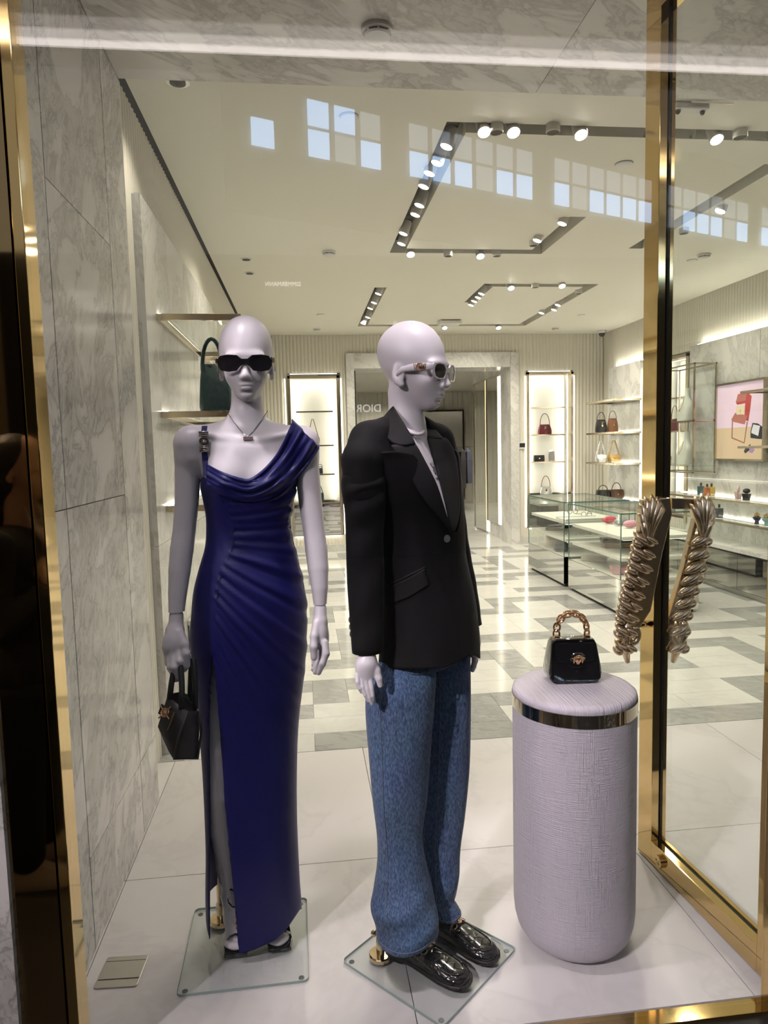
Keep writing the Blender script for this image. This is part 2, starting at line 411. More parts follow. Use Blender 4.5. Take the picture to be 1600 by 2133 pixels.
# ---- shop ceiling with recessed light slots
SLOTS = [(.757, .877, 3.50, 5.78), (.757, 3.3, 3.50, 3.61), (.757, 2.04, 5.66, 5.78), (1.92, 2.04, 4.85, 5.78), (2.72, 2.84, 3.9, 5.6),
         (.759, .879, 7.0, 9.18), (.759, 3.01, 9.06, 9.18), (2.89, 3.01, 6.83, 9.18), (1.83, 3.01, 6.83, 6.95), (1.83, 1.95, 6.83, 7.7)]
ce = struct('ceiling', box(XL - .05, XR + .1, 2.9, YB + .1, ZC + .12, ZC + .18), M_slot)
xs_ = sorted({-.70, XR + .05, *[s[0] for s in SLOTS], *[s[1] for s in SLOTS]}); ys_ = sorted({2.9, YB + .05, *[s[2] for s in SLOTS], *[s[3] for s in SLOTS]})
ins = lambda x, y: any(a < x < b and c < y < d for a, b, c, d in SLOTS)
gs = []
for xa, xb in zip(xs_, xs_[1:]):
    run = None
    for ya, yb in zip(ys_, ys_[1:]):
        if ins((xa + xb) / 2, (ya + yb) / 2):
            if run: gs.append(box(xa, xb, run[0], run[1], ZC, ZC + .12)); run = None
        else: run = (run[0], yb) if run else (ya, yb)
    if run: gs.append(box(xa, xb, run[0], run[1], ZC, ZC + .12))
obj('plaster_ceiling', join(*gs), M_ceil, ce)
dk = []
for a, b, c, d in SLOTS: dk += [box(a - .0, b, c, d, ZC + .10, ZC + .125)]
obj('slot_lining', join(*dk), M_slot, ce)
# ---- fluted walls
def flutes(u0, u1, z0, z1, put, period=.048, amp=.011):
    n = max(2, int((u1 - u0) / period)); V = []; cols = []
    for i in range(n):
        for k in range(6):
            t = k / 6; cols.append((u0 + (u1 - u0) * (i + t) / n, amp * abs(math.sin(PI * t))))
    cols.append((u1, 0)); Fc = []
    for u, d in cols: V += [put(u, d, z0), put(u, d, z1)]
    for i in range(len(cols) - 1): Fc.append((2 * i, 2 * i + 2, 2 * i + 3, 2 * i + 1))
    return V, Fc
putB = lambda u, d, z: (u, YB - d, z)
putR = lambda u, d, z: (XR - d, u, z)
putL = lambda u, d, z: (XL + d, u, z)
struct('wall_back', join(flutes(XL, -.20, .1, ZC, putB), flutes(-.20, .55, 2.53, ZC, putB), flutes(-.20, .55, 0.1, .24, putB), flutes(.55, .63, .1, ZC, putB), flutes(.63, 3.12, 2.79, ZC, putB),
       flutes(3.12, 3.24, .1, ZC, putB), flutes(3.24, 3.95, 2.53, ZC, putB), flutes(3.24, 3.95, .1, .24, putB), flutes(3.95, XR, .1, ZC, putB)), M_flute)
struct('baseboard_back', join(box(XL, .63, YB - .02, YB, 0, .10), box(3.12, XR, YB - .02, YB, 0, .10)), M_panelmarble)
NR = (7.56, 8.30)                                # niche in the right wall
struct('wall_right', join(flutes(1.62, NR[0], 0, ZC, putR), flutes(NR[0], NR[1], 2.48, ZC, putR), flutes(NR[0], NR[1], 0, .55, putR), flutes(NR[1], YB, 0, ZC, putR)), M_flute)
struct('wall_left_shop', join(flutes(2.915, YB, 0, ZC, putL), box(XL - .1, XL, 2.915, YB, 0, ZC)), M_flute)
wp = struct('wall_right_marble', box(4.34, 4.40, 5.0, 7.36, 0, 2.505), M_panelmarble)
for a, b in ((5.0, 6.16), (6.16, 7.36)):
    obj('marble_panel', box(4.30, 4.345, a + .002, b - .002, .0, 2.5), M_panelmarble, wp)
wp2 = struct('wall_right_marble_far', box(4.34, 4.40, 8.5, 9.43, 0, 2.5), M_panelmarble)
obj('marble_panel', box(4.30, 4.345, 8.5, 9.42, 0, 2.497), M_panelmarble, wp2)
lp = struct('wall_left_marble', box(-.735, -.715, 3.345, 6.3, 0, 2.63), M_panelmarble)
for a, b in ((3.345, 4.93), (4.93, 6.0)):
    for c, d in ((0, 1.02), (1.02, 2.635)):
        obj('marble_panel', box(-.72, -.695, a + .001, b - .001, c + .001, d - .001), M_panelmarble, lp)
# warm LED lines hidden behind the marble panels wash the flutes above
def led(name, g, parent=None, m=None):
    o = obj(name, g, m or M_led, parent)
    if parent is None: o['kind'] = 'structure'
    return o
led('trim_1', box(4.355, 4.375, 5.2, 7.3, 2.507, 2.515), None, M_led2); led('trim_2', box(4.355, 4.375, 8.52, 9.4, 2.502, 2.51), None, M_led2)
led('trim_3', box(4.36, 4.385, 7.40, 7.44, .5, 2.4)); led('trim_4', box(4.36, 4.385, 8.40, 8.44, .5, 2.4))
# ---- marble portal in the back wall and the room beyond it
po = struct('wall_portal', box(.63, .745, YB - .05, 10.35, 0, 2.79), M_panelmarble)
obj('lintel', box(.745, 3.0, YB - .05, 10.35, 2.58, 2.79), M_panelmarble, po)
obj('jamb', box(2.995, 3.12, YB - .05, 10.30, 0, 2.79), M_panelmarble, po)
obj('passage_wall', box(3.04, 3.30, 10.30, 12.2, 0, 2.9), M_panelmarble, po)
obj('mirror_edge', box(.745, .76, YB - .055, YB - .03, 0, 2.55), M_black, po)
obj('side_wall', box(.3, .745, 10.35, 12.3, 0, 2.9), M_panelmarble, po)
struct('ceiling_back_room', box(-4.5, 7, 10.35, 19.6, 2.86, 2.95), M_ceil)
struct('wall_back_room', flutes(-4.5, 7, 0, 2.86, lambda u, d, z: (u, 17.5 - d, z), period=.12, amp=.02), M_flute)
struct('wall_back_room_left', box(-2.2, -2.1, 12.3, 17.5, 0, 2.9), M_flute)
struct('wall_back_room_right', box(5.6, 5.7, 12.2, 17.5, 0, 2.9), M_flute)
for k, (a, b) in enumerate(((11.28, 12.05), (10.56, 11.20))):
    t = thing('wall_mirror', ('tall mirror framed in light standing on the floor inside the marble passage', 'tall wall mirror with a glowing edge nearer the portal jamb')[k], 'mirror', (3.03, (a + b) / 2, .03 + .18 * k))
    z0, z1 = (.03, 2.53) if k == 0 else (.22, 2.52)
    obj('mirror_glass', box(3.015, 3.03, a, b, z0, z1), M_mirror, t)
    obj('frame', join(box(3.005, 3.036, a - .02, a, z0, z1), box(3.005, 3.036, b, b + .02, z0, z1), box(3.005, 3.036, a, b, z1, z1 + .02)), M_brass, t)
    obj('light_strip', box(3.028, 3.04, a - .075, a - .03, z0, z1), M_led, t)
    if k == 0: obj('light_strip', box(3.028, 3.04, b + .03, b + .06, z0, z1), M_led, t)
t = thing('clothes_rail', 'dark garments hanging on a rail in the room beyond the portal', 'clothes rail', (3.35, 15.5, 0))
obj('rail_frame', join(tube([(2.9, 15.5, 0), (2.9, 15.5, 1.45), (3.9, 15.5, 1.45), (3.9, 15.5, 0)], .012, 6)), M_brass, t)
for k in range(6):
    x = 3.02 + .14 * k
    obj('garment', loft([[(x - w_ / 2, 15.5 - .2 * s, z), (x + w_ / 2, 15.5 - .2 * s, z), (x + w_ / 2, 15.5 + .2 * s, z), (x - w_ / 2, 15.5 + .2 * s, z)] for z, w_, s in ((.42 + .1 * (k % 3), .10, 1), (1.15, .12, .95), (1.34, .09, .8), (1.42, .02, .1))]), mat('dark_cloth_%d' % (k % 3), ((.02, .02, .025), (.05, .045, .05), (.10, .11, .16))[k % 3], .8), t)
t = thing('door_mirror', 'bronze framed pale mirror panel on the fluted wall beyond the portal', 'mirror', (3.45, 17.4, .1))
obj('mirror_glass', box(3.0, 4.05, 17.40, 17.42, .1, 2.35), mat('pale_mirror', (.78, .75, .62), .15, .6), t)
obj('frame', join(box(2.96, 3.0, 17.38, 17.44, .1, 2.39), box(4.05, 4.09, 17.38, 17.44, .1, 2.39), box(3.0, 4.05, 17.38, 17.44, 2.35, 2.39)), M_gold2, t)
# ---- ceiling fittings
def ordn(n): return ['first', 'second', 'third', 'fourth', 'fifth', 'sixth', 'seventh', 'eighth', 'ninth', 'tenth', 'eleventh', 'twelfth'][n]
def spot(px, py, label, grp, tilt=(0, 0), lit=True, zc=ZC, s=1.0):
    p = at_z(px, py, zc - .005)
    Mx = Matrix.Rotation(tilt[0], 3, 'X') @ Matrix.Rotation(tilt[1], 3, 'Y')
    t = thing('track_spotlight', label, 'spotlight', p, grp, rot=Mx)
    obj('housing', lathe([(.028 * s, .07), (.036 * s, .06), (.036 * s, -.03), (.032 * s, -.034), (.030 * s, -.02)], 14), mat('spot_housing_white', (.75, .72, .66), .4), t, local=True, smooth=True, ang=35)
    obj('lens', lathe([(.030 * s, -.026), (.030 * s, -.030)], 14), M_lens if lit else M_slot, t, local=True)
T1, T2 = (-.5, 0), (0, .35)
rows = [('on the near cross slot of the big light track', T1, [(1007, 266, 1), (1034, 262, 0), (1068, 267, 1), (1152, 262, 0), (1208, 272, 1), (1490, 282, 1), (1542, 273, 0)]),
        ('down the long slot of the big light track', T2, [(934, 293, 1), (914, 328, 1), (898, 350, 1), (886, 378, 1), (877, 418, 1), (868, 438, 1), (843, 478, 1), (839, 500, 1)]),
        ('on the far cross slot of the big light track', T1, [(855, 524, 1), (933, 525, 0), (1000, 528, 1), (1035, 525, 0)]),
        ('on the short arm of the big light track', T2, [(1112, 503, 0), (1122, 493, 1), (1174, 457, 1)]),
        ('on the lone track behind the gold door post', T2, [(1504, 431, 1), (1425, 477, 0)]),
        ('down the left arm of the far light track', T2, [(790, 606, 1), (781, 625, 1), (773, 637, 1), (768, 656, 1), (758, 669, 1)]),
        ('along the back slot of the far light track', T1, [(824, 680, 1), (926, 679, 1), (1038, 679, 1)]),
        ('on the right arm of the far light track', T2, [(1130, 647, 1), (1156, 640, 1), (1164, 630, 1), (1205, 605, 0)]),
        ('along the front slot of the far light track', T1, [(1064, 595, 1), (1115, 592, 0), (1170, 591, 1)]),
        ('in the hooked arm of the far light track', T2, [(1005, 606, 1), (998, 614, 1), (990, 622, 1), (983, 630, 1)])]
for where, tl, lst in rows:
    for k, (px, py, lit) in enumerate(lst):
        spot(px, py, '%s %sspotlight from the %s %s' % (ordn(k), '' if lit else 'unlit ', 'left' if tl is T1 else 'near end', where), 'spotlights ' + where, tl if lit else (0, 0), bool(lit))
def detector(px, py, zc, r, label):
    p = at_z(px, py, zc)
    t = thing('smoke_detector', label, 'smoke detector', p)
    obj('base', lathe([(r, 0), (r, -.22 * r), (.92 * r, -.30 * r)], 24), M_white, t, local=True, smooth=True, ang=30)
    obj('ring', lathe([(.80 * r, -.28 * r), (.80 * r, -.42 * r)], 24), M_slot, t, local=True)
    obj('cap', lathe([(.86 * r, -.42 * r), (.82 * r, -.56 * r), (.5 * r, -.72 * r), (0.01, -.74 * r)], 24), M_white, t, local=True, smooth=True, ang=40)
    for k in range(8):
        a = 2 * PI * k / 8; obj('rib', box(-.05 * r, .05 * r, .74 * r, .9 * r, -.44 * r, -.28 * r) if k == 0 else xf(box(-.05 * r, .05 * r, .74 * r, .9 * r, -.44 * r, -.28 * r), Matrix.Rotation(a, 4, 'Z')), M_white, t, local=True)
detector(785, 60, 2.90, .055, 'large white smoke detector on the marble soffit')
detector(685, 524, ZC, .055, 'white smoke detector on the cream ceiling near the left wall')
detector(1467, 530, ZC, .055, 'white smoke detector on the cream ceiling beyond the gold door post')
detector(660, 685, ZC, .05, 'tiny smoke detector near the back wall left of the far light track')
detector(1157, 683, ZC, .05, 'tiny smoke detector near the back wall right of the far light track')
def disc(px, py, r, label, name='ceiling_disc', m=None, cat='sprinkler cover'):
    p = at_z(px, py, ZC); t = thing(name, label, cat, p)
    obj('plate', lathe([(r, 0), (r, -.006), (r * .9, -.01), (.01, -.01)], 24), m or M_white, t, local=True, smooth=True, ang=40)
    obj('rim', lathe([(r * 1.04, 0), (r * 1.04, -.003)], 24), mat('grey_rim', (.4, .38, .34), .5), t, local=True)
disc(727, 242, .045, 'flat round sprinkler cover on the ceiling close to the marble soffit')
disc(1300, 341, .05, 'flat round speaker cover inside the big light track', cat='speaker')
disc(1442, 542, .045, 'flat round cover beside the smoke detector beyond the door post')
disc(668, 655, .045, 'small flat round cover on the ceiling above the blue-dress mannequin')
disc(1211, 656, .045, 'small flat round cover right of the far light track')
for k, (px, py) in enumerate(((513, 540), (520, 569))):
    t = thing('ceiling_downlight', ('small recessed downlight farther from the left wall shelf', 'small recessed downlight lower in the pair over the left shelves')[k], 'downlight', at_z(px, py, ZC))
    obj('ring', lathe([(.05, 0), (.05, -.004), (.036, -.004)], 20), M_white, t, local=True); obj('lens', lathe([(.034, -.001), (.034, -.006)], 16), M_slot, t, local=True)
t = thing('ceiling_downlight', 'chrome recessed downlight at the edge of the marble soffit', 'downlight', at_z(370, 166, ZC))
obj('ring', lathe([(.05, 0), (.05, -.012), (.036, -.012)], 20), M_chrome, t, local=True); obj('lens', lathe([(.034, -.002), (.034, -.016)], 16), M_slot, t, local=True)
t = thing('security_camera', 'small dome security camera where ceiling meets the back wall', 'camera', at_z(1254, 688, ZC))
obj('base', lathe([(.06, 0), (.06, -.03), (.05, -.04)], 16), M_white, t, local=True); obj('dome', ellipsoid((0, 0, -.04), (.045, .045, .05)), mat('smoked_dome', (.03, .03, .03), .1), t, local=True, smooth=True)
t = thing('emergency_light', 'white twin-lamp emergency light on the ceiling beyond the door post', 'emergency light', at_z(1437, 218, ZC))
obj('body', box(-.085, .085, -.03, .03, -.03, 0), M_white, t, local=True, bevel=.006)
for s in (-1, 1): obj('lamp', ellipsoid((.062 * s, -.005, -.035), (.012, .012, .014), 10, 6), M_slot, t, local=True, smooth=True)
obj('light_bar', box(-.02, .19, -.05, -.045, -.015, -.008), M_chrome, t, local=True)
t = thing('projector_box', 'small white junction box on the ceiling inside the far light track', 'ceiling box', at_z(936, 668, ZC))
obj('body', box(-.14, .14, -.09, .09, -.05, 0), M_white, t, local=True, bevel=.01); obj('top_vent', box(-.12, .12, -.092, .08, -.012, -.004), M_slot, t, local=True)
t = thing('wall_control', 'small dark screen wall control beside the lit back niche', 'thermostat', (3.17, YB - .012, 1.42))
obj('plate', box(3.12, 3.22, YB - .03, YB - .012, 1.40, 1.51), M_white, t, bevel=.004); obj('screen', box(3.13, 3.21, YB - .033, YB - .028, 1.425, 1.485), M_black, t)
# ---- shop window frame, pane and kick plate
wf = struct('window_1', None, None, None, (.3, GLY, 0))
obj('frame_post', box(-.575, -.552, GLY - .02, GLY + .05, -.16, 3.3), M_gold, wf, bevel=.002)
obj('inner_post', box(-.60, -.576, GLY + .01, GLY + .05, -.16, 3.3), M_gold, wf)
obj('bronze_panel', box(-.672, -.5765, GLY - .025, GLY - .012, -.16, 3.3), M_gold2, wf)
obj('frame_post', box(1.138, 1.20, GLY - .03, GLY + .008, -.16, 3.3), M_gold, wf, bevel=.002)
obj('kick_plate', box(-.6, 1.2, GLY - .03, GLY + .018, -.16, -.002), M_gold, wf, bevel=.002)
obj('kick_plate_groove', box(-.6, 1.2, GLY - .032, GLY - .028, -.034, -.030), M_black, wf)
obj('pane', box(-.553, 1.138, GLY - .004, GLY + .004, 0, 3.3), M_glass, wf)
struct('wall_front_pier', box(-3.0, -.672, GLY - .04, 1.60, -.16, 3.6), M_wallmarble)
struct('wall_front_right', box(2.35, 6.0, GLY - .04, 1.60, -.16, 3.6), M_wallmarble)
struct('wall_front_header', box(-.672, 6, GLY - .02, 1.60, 3.28, 3.6), M_wallmarble)
struct('floor_mall', box(-14, 18, -7.0, GLY - .03, -.22, -.16), mat('dark_mall_stone', (.06, .055, .05), .35))
# ================================================================== SHOP FITTINGS
M_niche = mat('white_niche_panel', (.88, .85, .77), .5)
M_shelfglass = thin_glass('shelf_glass', (.93, .95, .92), 1.5)
def niche(name, label, u0, u1, z0, z1, zmid, put, shelves, depth=.30, floor_mirror=True):
    """lit display niche: gold frame, backlit panel, shelves, mirrored base. put(u, d, z) -> world, d < 0 is into the wall"""
    t = thing(name, label, 'display niche', put((u0 + u1) / 2, 0, z0))
    def pb(n, a, b, d0, d1, c, d, m, par=t, **k):
        p, q = put(a, d0, c), put(b, d1, d)
        return obj(n, box(*sorted((p[0], q[0])), *sorted((p[1], q[1])), *sorted((p[2], q[2]))), m, par, **k)
    fw = .035
    f = pb('frame_top', u0, u1, -.10, .03, z1 - fw, z1, M_brass)
    pb('frame_side', u0, u0 + fw, -.10, .03, z0, z1, M_brass); pb('frame_side', u1 - fw, u1, -.10, .03, z0, z1, M_brass)
    pb('back_box', u0, u1, -depth - .03, -depth, z0, z1, M_niche)
    pb('side_lining', u0, u0 + .01, -depth, -.10, z0, z1, M_niche); pb('side_lining', u1 - .01, u1, -depth, -.10, z0, z1, M_niche); pb('top_lining', u0, u1, -depth, -.10, z1 - .01, z1, M_niche)
    a, b = u0 + .075, u1 - .075
    bp = pb('back_panel', a, b, -depth + .05, -depth + .07, zmid + .03, z1 - .09, M_niche)
    for q in ((u0 + .012, u0 + .030), (u1 - .030, u1 - .012)): pb('led_strip', q[0], q[1], -.135, -.115, zmid + .03, z1 - .06, M_led2, t)
    pb('led_strip', u0 + .06, u1 - .06, -.135, -.115, z1 - .030, z1 - .014, M_led2, t)
    pb('sill', u0 + fw, u1 - fw, -depth, -.04, zmid - .02, zmid + .01, M_brass)
    for z in shelves:
        s = pb('shelf', a + .03, b - .02, -depth + .07, -.06, z - .008, z + .004, M_shelfglass)
        pb('shelf_edge', a + .03, b - .02, -.065, -.05, z - .012, z + .006, M_brass)
    if floor_mirror: pb('mirror_base', u0, u1, -.06, .02, z0, zmid - .02, M_mirror)
    return t
niche('lit_niche', 'tall lit display niche with mirrored base left of the marble portal', -.19, .53, .25, 2.49, .70, putB, (1.11, 1.52, 2.0))
niche('lit_niche', 'tall lit display niche behind the glass counters at the back wall', 3.243, 3.945, .24, 2.505, .70, putB, (1.20, 1.60, 2.0))
niche('lit_niche', 'narrow lit display niche in the side wall beyond the gold door post', NR[0], NR[1], .5, 2.46, .72, putR, (1.18, 1.58, 1.98), floor_mirror=False)
for x0, x1 in ((-.235, -.20), (.54, .575)):
    led('trim_%d' % (5 + (x0 > 0)), box(x0 + .004, x1 - .02, YB - .018, YB - .013, .25, 2.45))
for k, (x0, x1) in enumerate(((-.15, .5), (3.27, 3.9))):
    led('trim_%d' % (7 + k), box(x0, x1, YB - .016, YB - .012, 2.512, 2.52)); led('trim_%d' % (9 + k), box(x0, x1, YB - .03, YB - .02, .225, .232))
for k, x0 in enumerate((3.225, 3.952)): led('trim_%d' % (11 + k), box(x0, x0 + .012, YB - .018, YB - .013, .25, 2.45))
# ---- generic handbag
def tint(name, c, r=.4, m=0): return mat(name, c, r, m)
M_bk = mat('black_leather', (.014, .014, .015), .38); M_br = mat('brown_leather', (.24, .10, .045), .4)
def handbag(label, loc, wd, ht, dp, m, style='hobo', rz=0, group=None, hm=None, hh=None):
    t = thing('handbag', label, 'handbag', loc, group, rz)
    hm = hm or m; hh = hh or ht * .8
    if style == 'box':
        prof = [(0, 1), (.5, 1.02), (1, .96)]
    elif style == 'hobo':
        prof = [(0, .92), (.12, 1.0), (.45, .98), (.8, .82), (1, .70)]
    else:
        prof = [(0, .80), (.1, .95), (.5, 1), (.85, .96), (1, .86)]
    rings = []
    for k, s in prof:
        dpk = dp * (1 - .45 * k if style == 'hobo' else 1 - .12 * k)
        rings.append([(x * s, y / dp * dpk, ht * k - (ht * .16 * (1 - (2 * x / wd) ** 2) if (style == 'hobo' and k == 1) else 0)) for x, y in rect_poly(wd, dp, min(wd, dp) * .3, 3)])
    obj('body', loft(rings), m, t, local=True, smooth=True, ang=50)
    if style == 'duffle':
        obj('seam_band', join(*[torus(dp * .52, .006, M=Matrix.Rotation(PI / 2, 4, 'Y') @ Matrix.Identity(4), c=(s * wd * .25, 0, ht * .5), sy=.95) for s in (-1, 1)]), hm, t, local=True, smooth=True)
    hw = wd * (.34 if style != 'hobo' else .36)
    z0 = ht * .93
    if style == 'strap':                         # long straps meeting at a hook
        for s in (-1, 1):
            obj('strap', tube([(-hw * 1.2, s * dp * .2, z0), (-hw * .15, s * dp * .1, z0 + hh), (hw * .15, s * dp * .1, z0 + hh), (hw * 1.2, s * dp * .2, z0)], .005, 6), hm, t, local=True)
    elif style == 'box':
        pass
    else:
        obj('handle', tube([(hw * math.cos(a) * -1, 0, z0 + hh * math.sin(a)) for a in [PI * k / 12 for k in range(13)]], .007 * wd / .25, 8), hm, t, local=True, smooth=True)
    if style in ('hobo', 'box', 'strap'):
        obj('flap', loft([[(x * .9, y, z) for x, y in ((-wd / 2, -dp * .505), (wd / 2, -dp * .505), (wd / 2, -dp * .535), (-wd / 2, -dp * .535))] for z in (ht * .52, ht * .93)]) if style != 'hobo' else box(-wd * .06, wd * .06, -dp * .53, -dp * .36, ht * .45, ht * .80), m if style != 'hobo' else tint('tan_tab', (.35, .2, .1)), t, local=True, bevel=.003)
    obj('clasp', box(-wd * .05, wd * .05, -dp * .56, -dp * .50, ht * .45, ht * .56), M_gold, t, local=True)
    return t
M_maroon = tint('maroon_leather', (.11, .012, .022), .25); M_silver = tint('silver_metallic_leather', (.68, .68, .68), .25, .7); M_goldl = tint('gold_metallic_leather', (.70, .48, .20), .3, .6)
M_pinkl = tint('pink_leather', (.80, .42, .45), .4); M_teal = tint('dark_teal_patterned_leather', (.02, .05, .06), .35)
nb = YB + .16
def at_by(px, py, Y): p = at_y(px, py, Y); return (p.x, Y, p.z)
handbag('maroon shoulder bag with arched strap on the shelf of the back niche', (at_y(1135, 902, nb).x, nb, 1.606), .205, .15, .07, M_maroon, 'hobo', hm=tint('brown_strap', (.16, .07, .04)), hh=.17)
handbag('small black clutch with gold clasp standing in the back niche', (at_y(1123, 961, nb).x, nb, 1.206), .165, .095, .05, M_bk, 'box')
handbag('silver shoulder bag with thin strap at the foot of the back niche', (at_y(1137, 1030, nb).x, nb, .712), .19, .115, .07, M_silver, 'hobo', hm=tint('brown_strap', (.16, .07, .04)), hh=.17)
t = thing('photo_card', 'small silver framed card beside the black clutch', 'card', (at_y(1149, 961, nb).x, nb, 1.206)); obj('frame', box(-.045, .045, -.01, .01, 0, .16), M_chrome, t, local=True); obj('print', box(-.035, .035, -.013, -.009, .012, .148), tint('grey_print', (.35, .35, .35)), t, local=True)
handbag('brown flap bag hanging on tall straps in the left back niche', (at_y(652, 905, nb).x, nb, 1.526), .19, .12, .07, tint('chestnut_leather', (.20, .075, .05), .4), 'strap', hm=tint('brown_strap', (.16, .07, .04)), hh=.26)
t = thing('strappy_sandal', 'dark strappy heeled sandal on the left niche shelf', 'sandal', (at_y(667, 968, nb).x, nb, 1.118))
obj('sole', loft([[(x, y + .042 * k, z) for x, y in ((-.035, -.02), (.035, -.02), (.035, .02), (-.035, .02))] for k, z in ((-1, .0), (0, .012), (1, .07))]), M_bk, t, local=True); obj('heel', tube([(0, .052, 0), (0, .050, .078)], .006, 6), M_bk, t, local=True)
for k in range(3): obj('strap', torus(.030, .004, (0, -.03 + .035 * k, .042 + .03 * k), Matrix.Rotation(PI / 2, 4, 'X'), 14, 6), M_bk, t, local=True)
handbag('small dark green bag low in the left back niche', (at_y(668, 1046, nb).x, nb, .712), .10, .13, .06, tint('dark_green_leather', (.02, .035, .025), .4), 'strap', hh=.11)
xr = XR + .15
handbag('maroon bag half hidden behind the gold door post in the side niche', (xr, min(at_x(1382, 892, xr).y, NR[1] - .16), 1.588), .205, .15, .07, M_maroon, 'hobo', rz=PI / 2, hm=tint('brown_strap', (.16, .07, .04)), hh=.17)
handbag('small black quilted bag right of the gold door post in the side niche', (xr, at_x(1388, 955, xr).y, 1.186), .165, .095, .05, M_bk, 'box', rz=PI / 2)
# ---- shelves on the far marble panel of the right wall
def shelf(name, label, x0, x1, y0, y1, z, axis='x', glass=False, group=None, th=.028, led_on=True):
    """thin metal framed shelf"""
    t = thing(name, label, 'shelf', ((x0 + x1) / 2, (y0 + y1) / 2, z - th), group)
    m = M_shelfglass if glass else M_brass
    e = .022
    obj('rail', box(x0, x1, y0, y0 + e, z - th, z), M_brass, t, bevel=.002); obj('rail', box(x0, x1, y1 - e, y1, z - th, z), M_brass, t, bevel=.002)
    obj('rail', box(x0, x0 + e, y0 + e, y1 - e, z - th, z), M_brass, t, bevel=.002); obj('rail', box(x1 - e, x1, y0 + e, y1 - e, z - th, z), M_brass, t, bevel=.002)
    obj('board', box(x0 + e, x1 - e, y0 + e, y1 - e, z - .014, z - .002), M_shelfglass, t)
    if led_on:
        xa, xb = (x1 - .018, x1 - .006) if axis == 'R' else (x0 + .006, x0 + .018)
        obj('led_strip', box(xa, xb, y0 + .03, y1 - .03, z + .001, z + .006), M_led, t)
    return t
for k, z in enumerate((2.02, 1.60, 1.20, .70)):
    shelf('wall_shelf', '%s metal shelf from the top behind the glass counters' % ordn(k), 3.93, 4.298, 8.45, 9.32, z, 'R', group='shelves behind the glass counters')
gy = 8.95
handbag('black top-handle bag on the second shelf behind the counters', (at_y(1252, 895, gy).x, gy, 1.602), .155, .17, .09, M_bk, 'hobo', hh=.11)
handbag('brown top-handle bag beside the black one behind the counters', (at_y(1276, 895, gy).x, gy, 1.602), .145, .185, .09, M_br, 'hobo', hh=.11)
handbag('silver bag with tall straps on the third shelf behind the counters', (at_y(1251, 955, gy).x, gy, 1.202), .15, .105, .08, M_silver, 'strap', hh=.19)
handbag('gold bag with tall straps on the third shelf behind the counters', (at_y(1279, 955, gy).x, gy, 1.202), .18, .105, .09, M_goldl, 'strap', hh=.19)
handbag('black rounded duffle bag on the lowest shelf behind the counters', (at_y(1256, 1035, gy).x, gy, .702), .19, .125, .11, M_bk, 'duffle', hh=.07)
handbag('brown rounded duffle bag on the lowest shelf behind the counters', (at_y(1284, 1035, gy).x, gy, .702), .19, .125, .11, tint('dark_brown_leather', (.12, .055, .03), .4), 'duffle', hh=.10)
# ---- left wall shelves
for k, z in enumerate((2.14, 1.665, 1.195)):
    shelf('wall_shelf', '%s gold framed shelf from the top on the left marble wall' % ordn(k), -.695, -.285, 3.56, 4.92, z, 'L', group='shelves on the left marble wall', th=.032)
for k, z in enumerate((2.14, 1.665)):
    shelf('wall_shelf', ('upper gold shelf deeper along the left wall', 'gold shelf beside the neck of the blue-dress mannequin')[k], -.695, -.285, 5.12, 6.4, z, 'L', th=.032)
t = thing('leather_tote', 'dark teal patterned tote on the left wall shelf behind the mannequin head', 'handbag', (-.455, 3.9, 1.667))
c0, c1 = at_y(430, 720, 3.82), at_y(480, 853, 3.82)
obj('body', loft([[(x_ * s - .455, 3.9 + y_ * d_, z) for x_, y_ in rect_poly(.17, .20, .03, 3)] for z, s, d_ in ((1.668, .98, 1.1), (1.70, 1.04, 1.2), (1.84, .96, .9), (1.93, .86, .55))]), mat('teal_brocade', (.025, .055, .06), .45, noise=(38, .75)), t, smooth=True, ang=50)
obj('handle', tube([(-.475 - .055 * math.cos(a), 3.9, 1.90 + .17 * math.sin(a)) for a in [PI * k / 14 for k in range(15)]], .011, 8), M_teal, t, smooth=True)
t = thing('low_bench', 'low cream bench against the left marble wall behind the dress', 'bench', (-.48, 4.3, 0))
obj('seat_top', box(-.694, -.34, 4.0, 4.9, .47, .50), M_niche, t, bevel=.004); obj('front', box(-.69, -.36, 4.02, 4.88, 0.0, .47), M_niche, t)
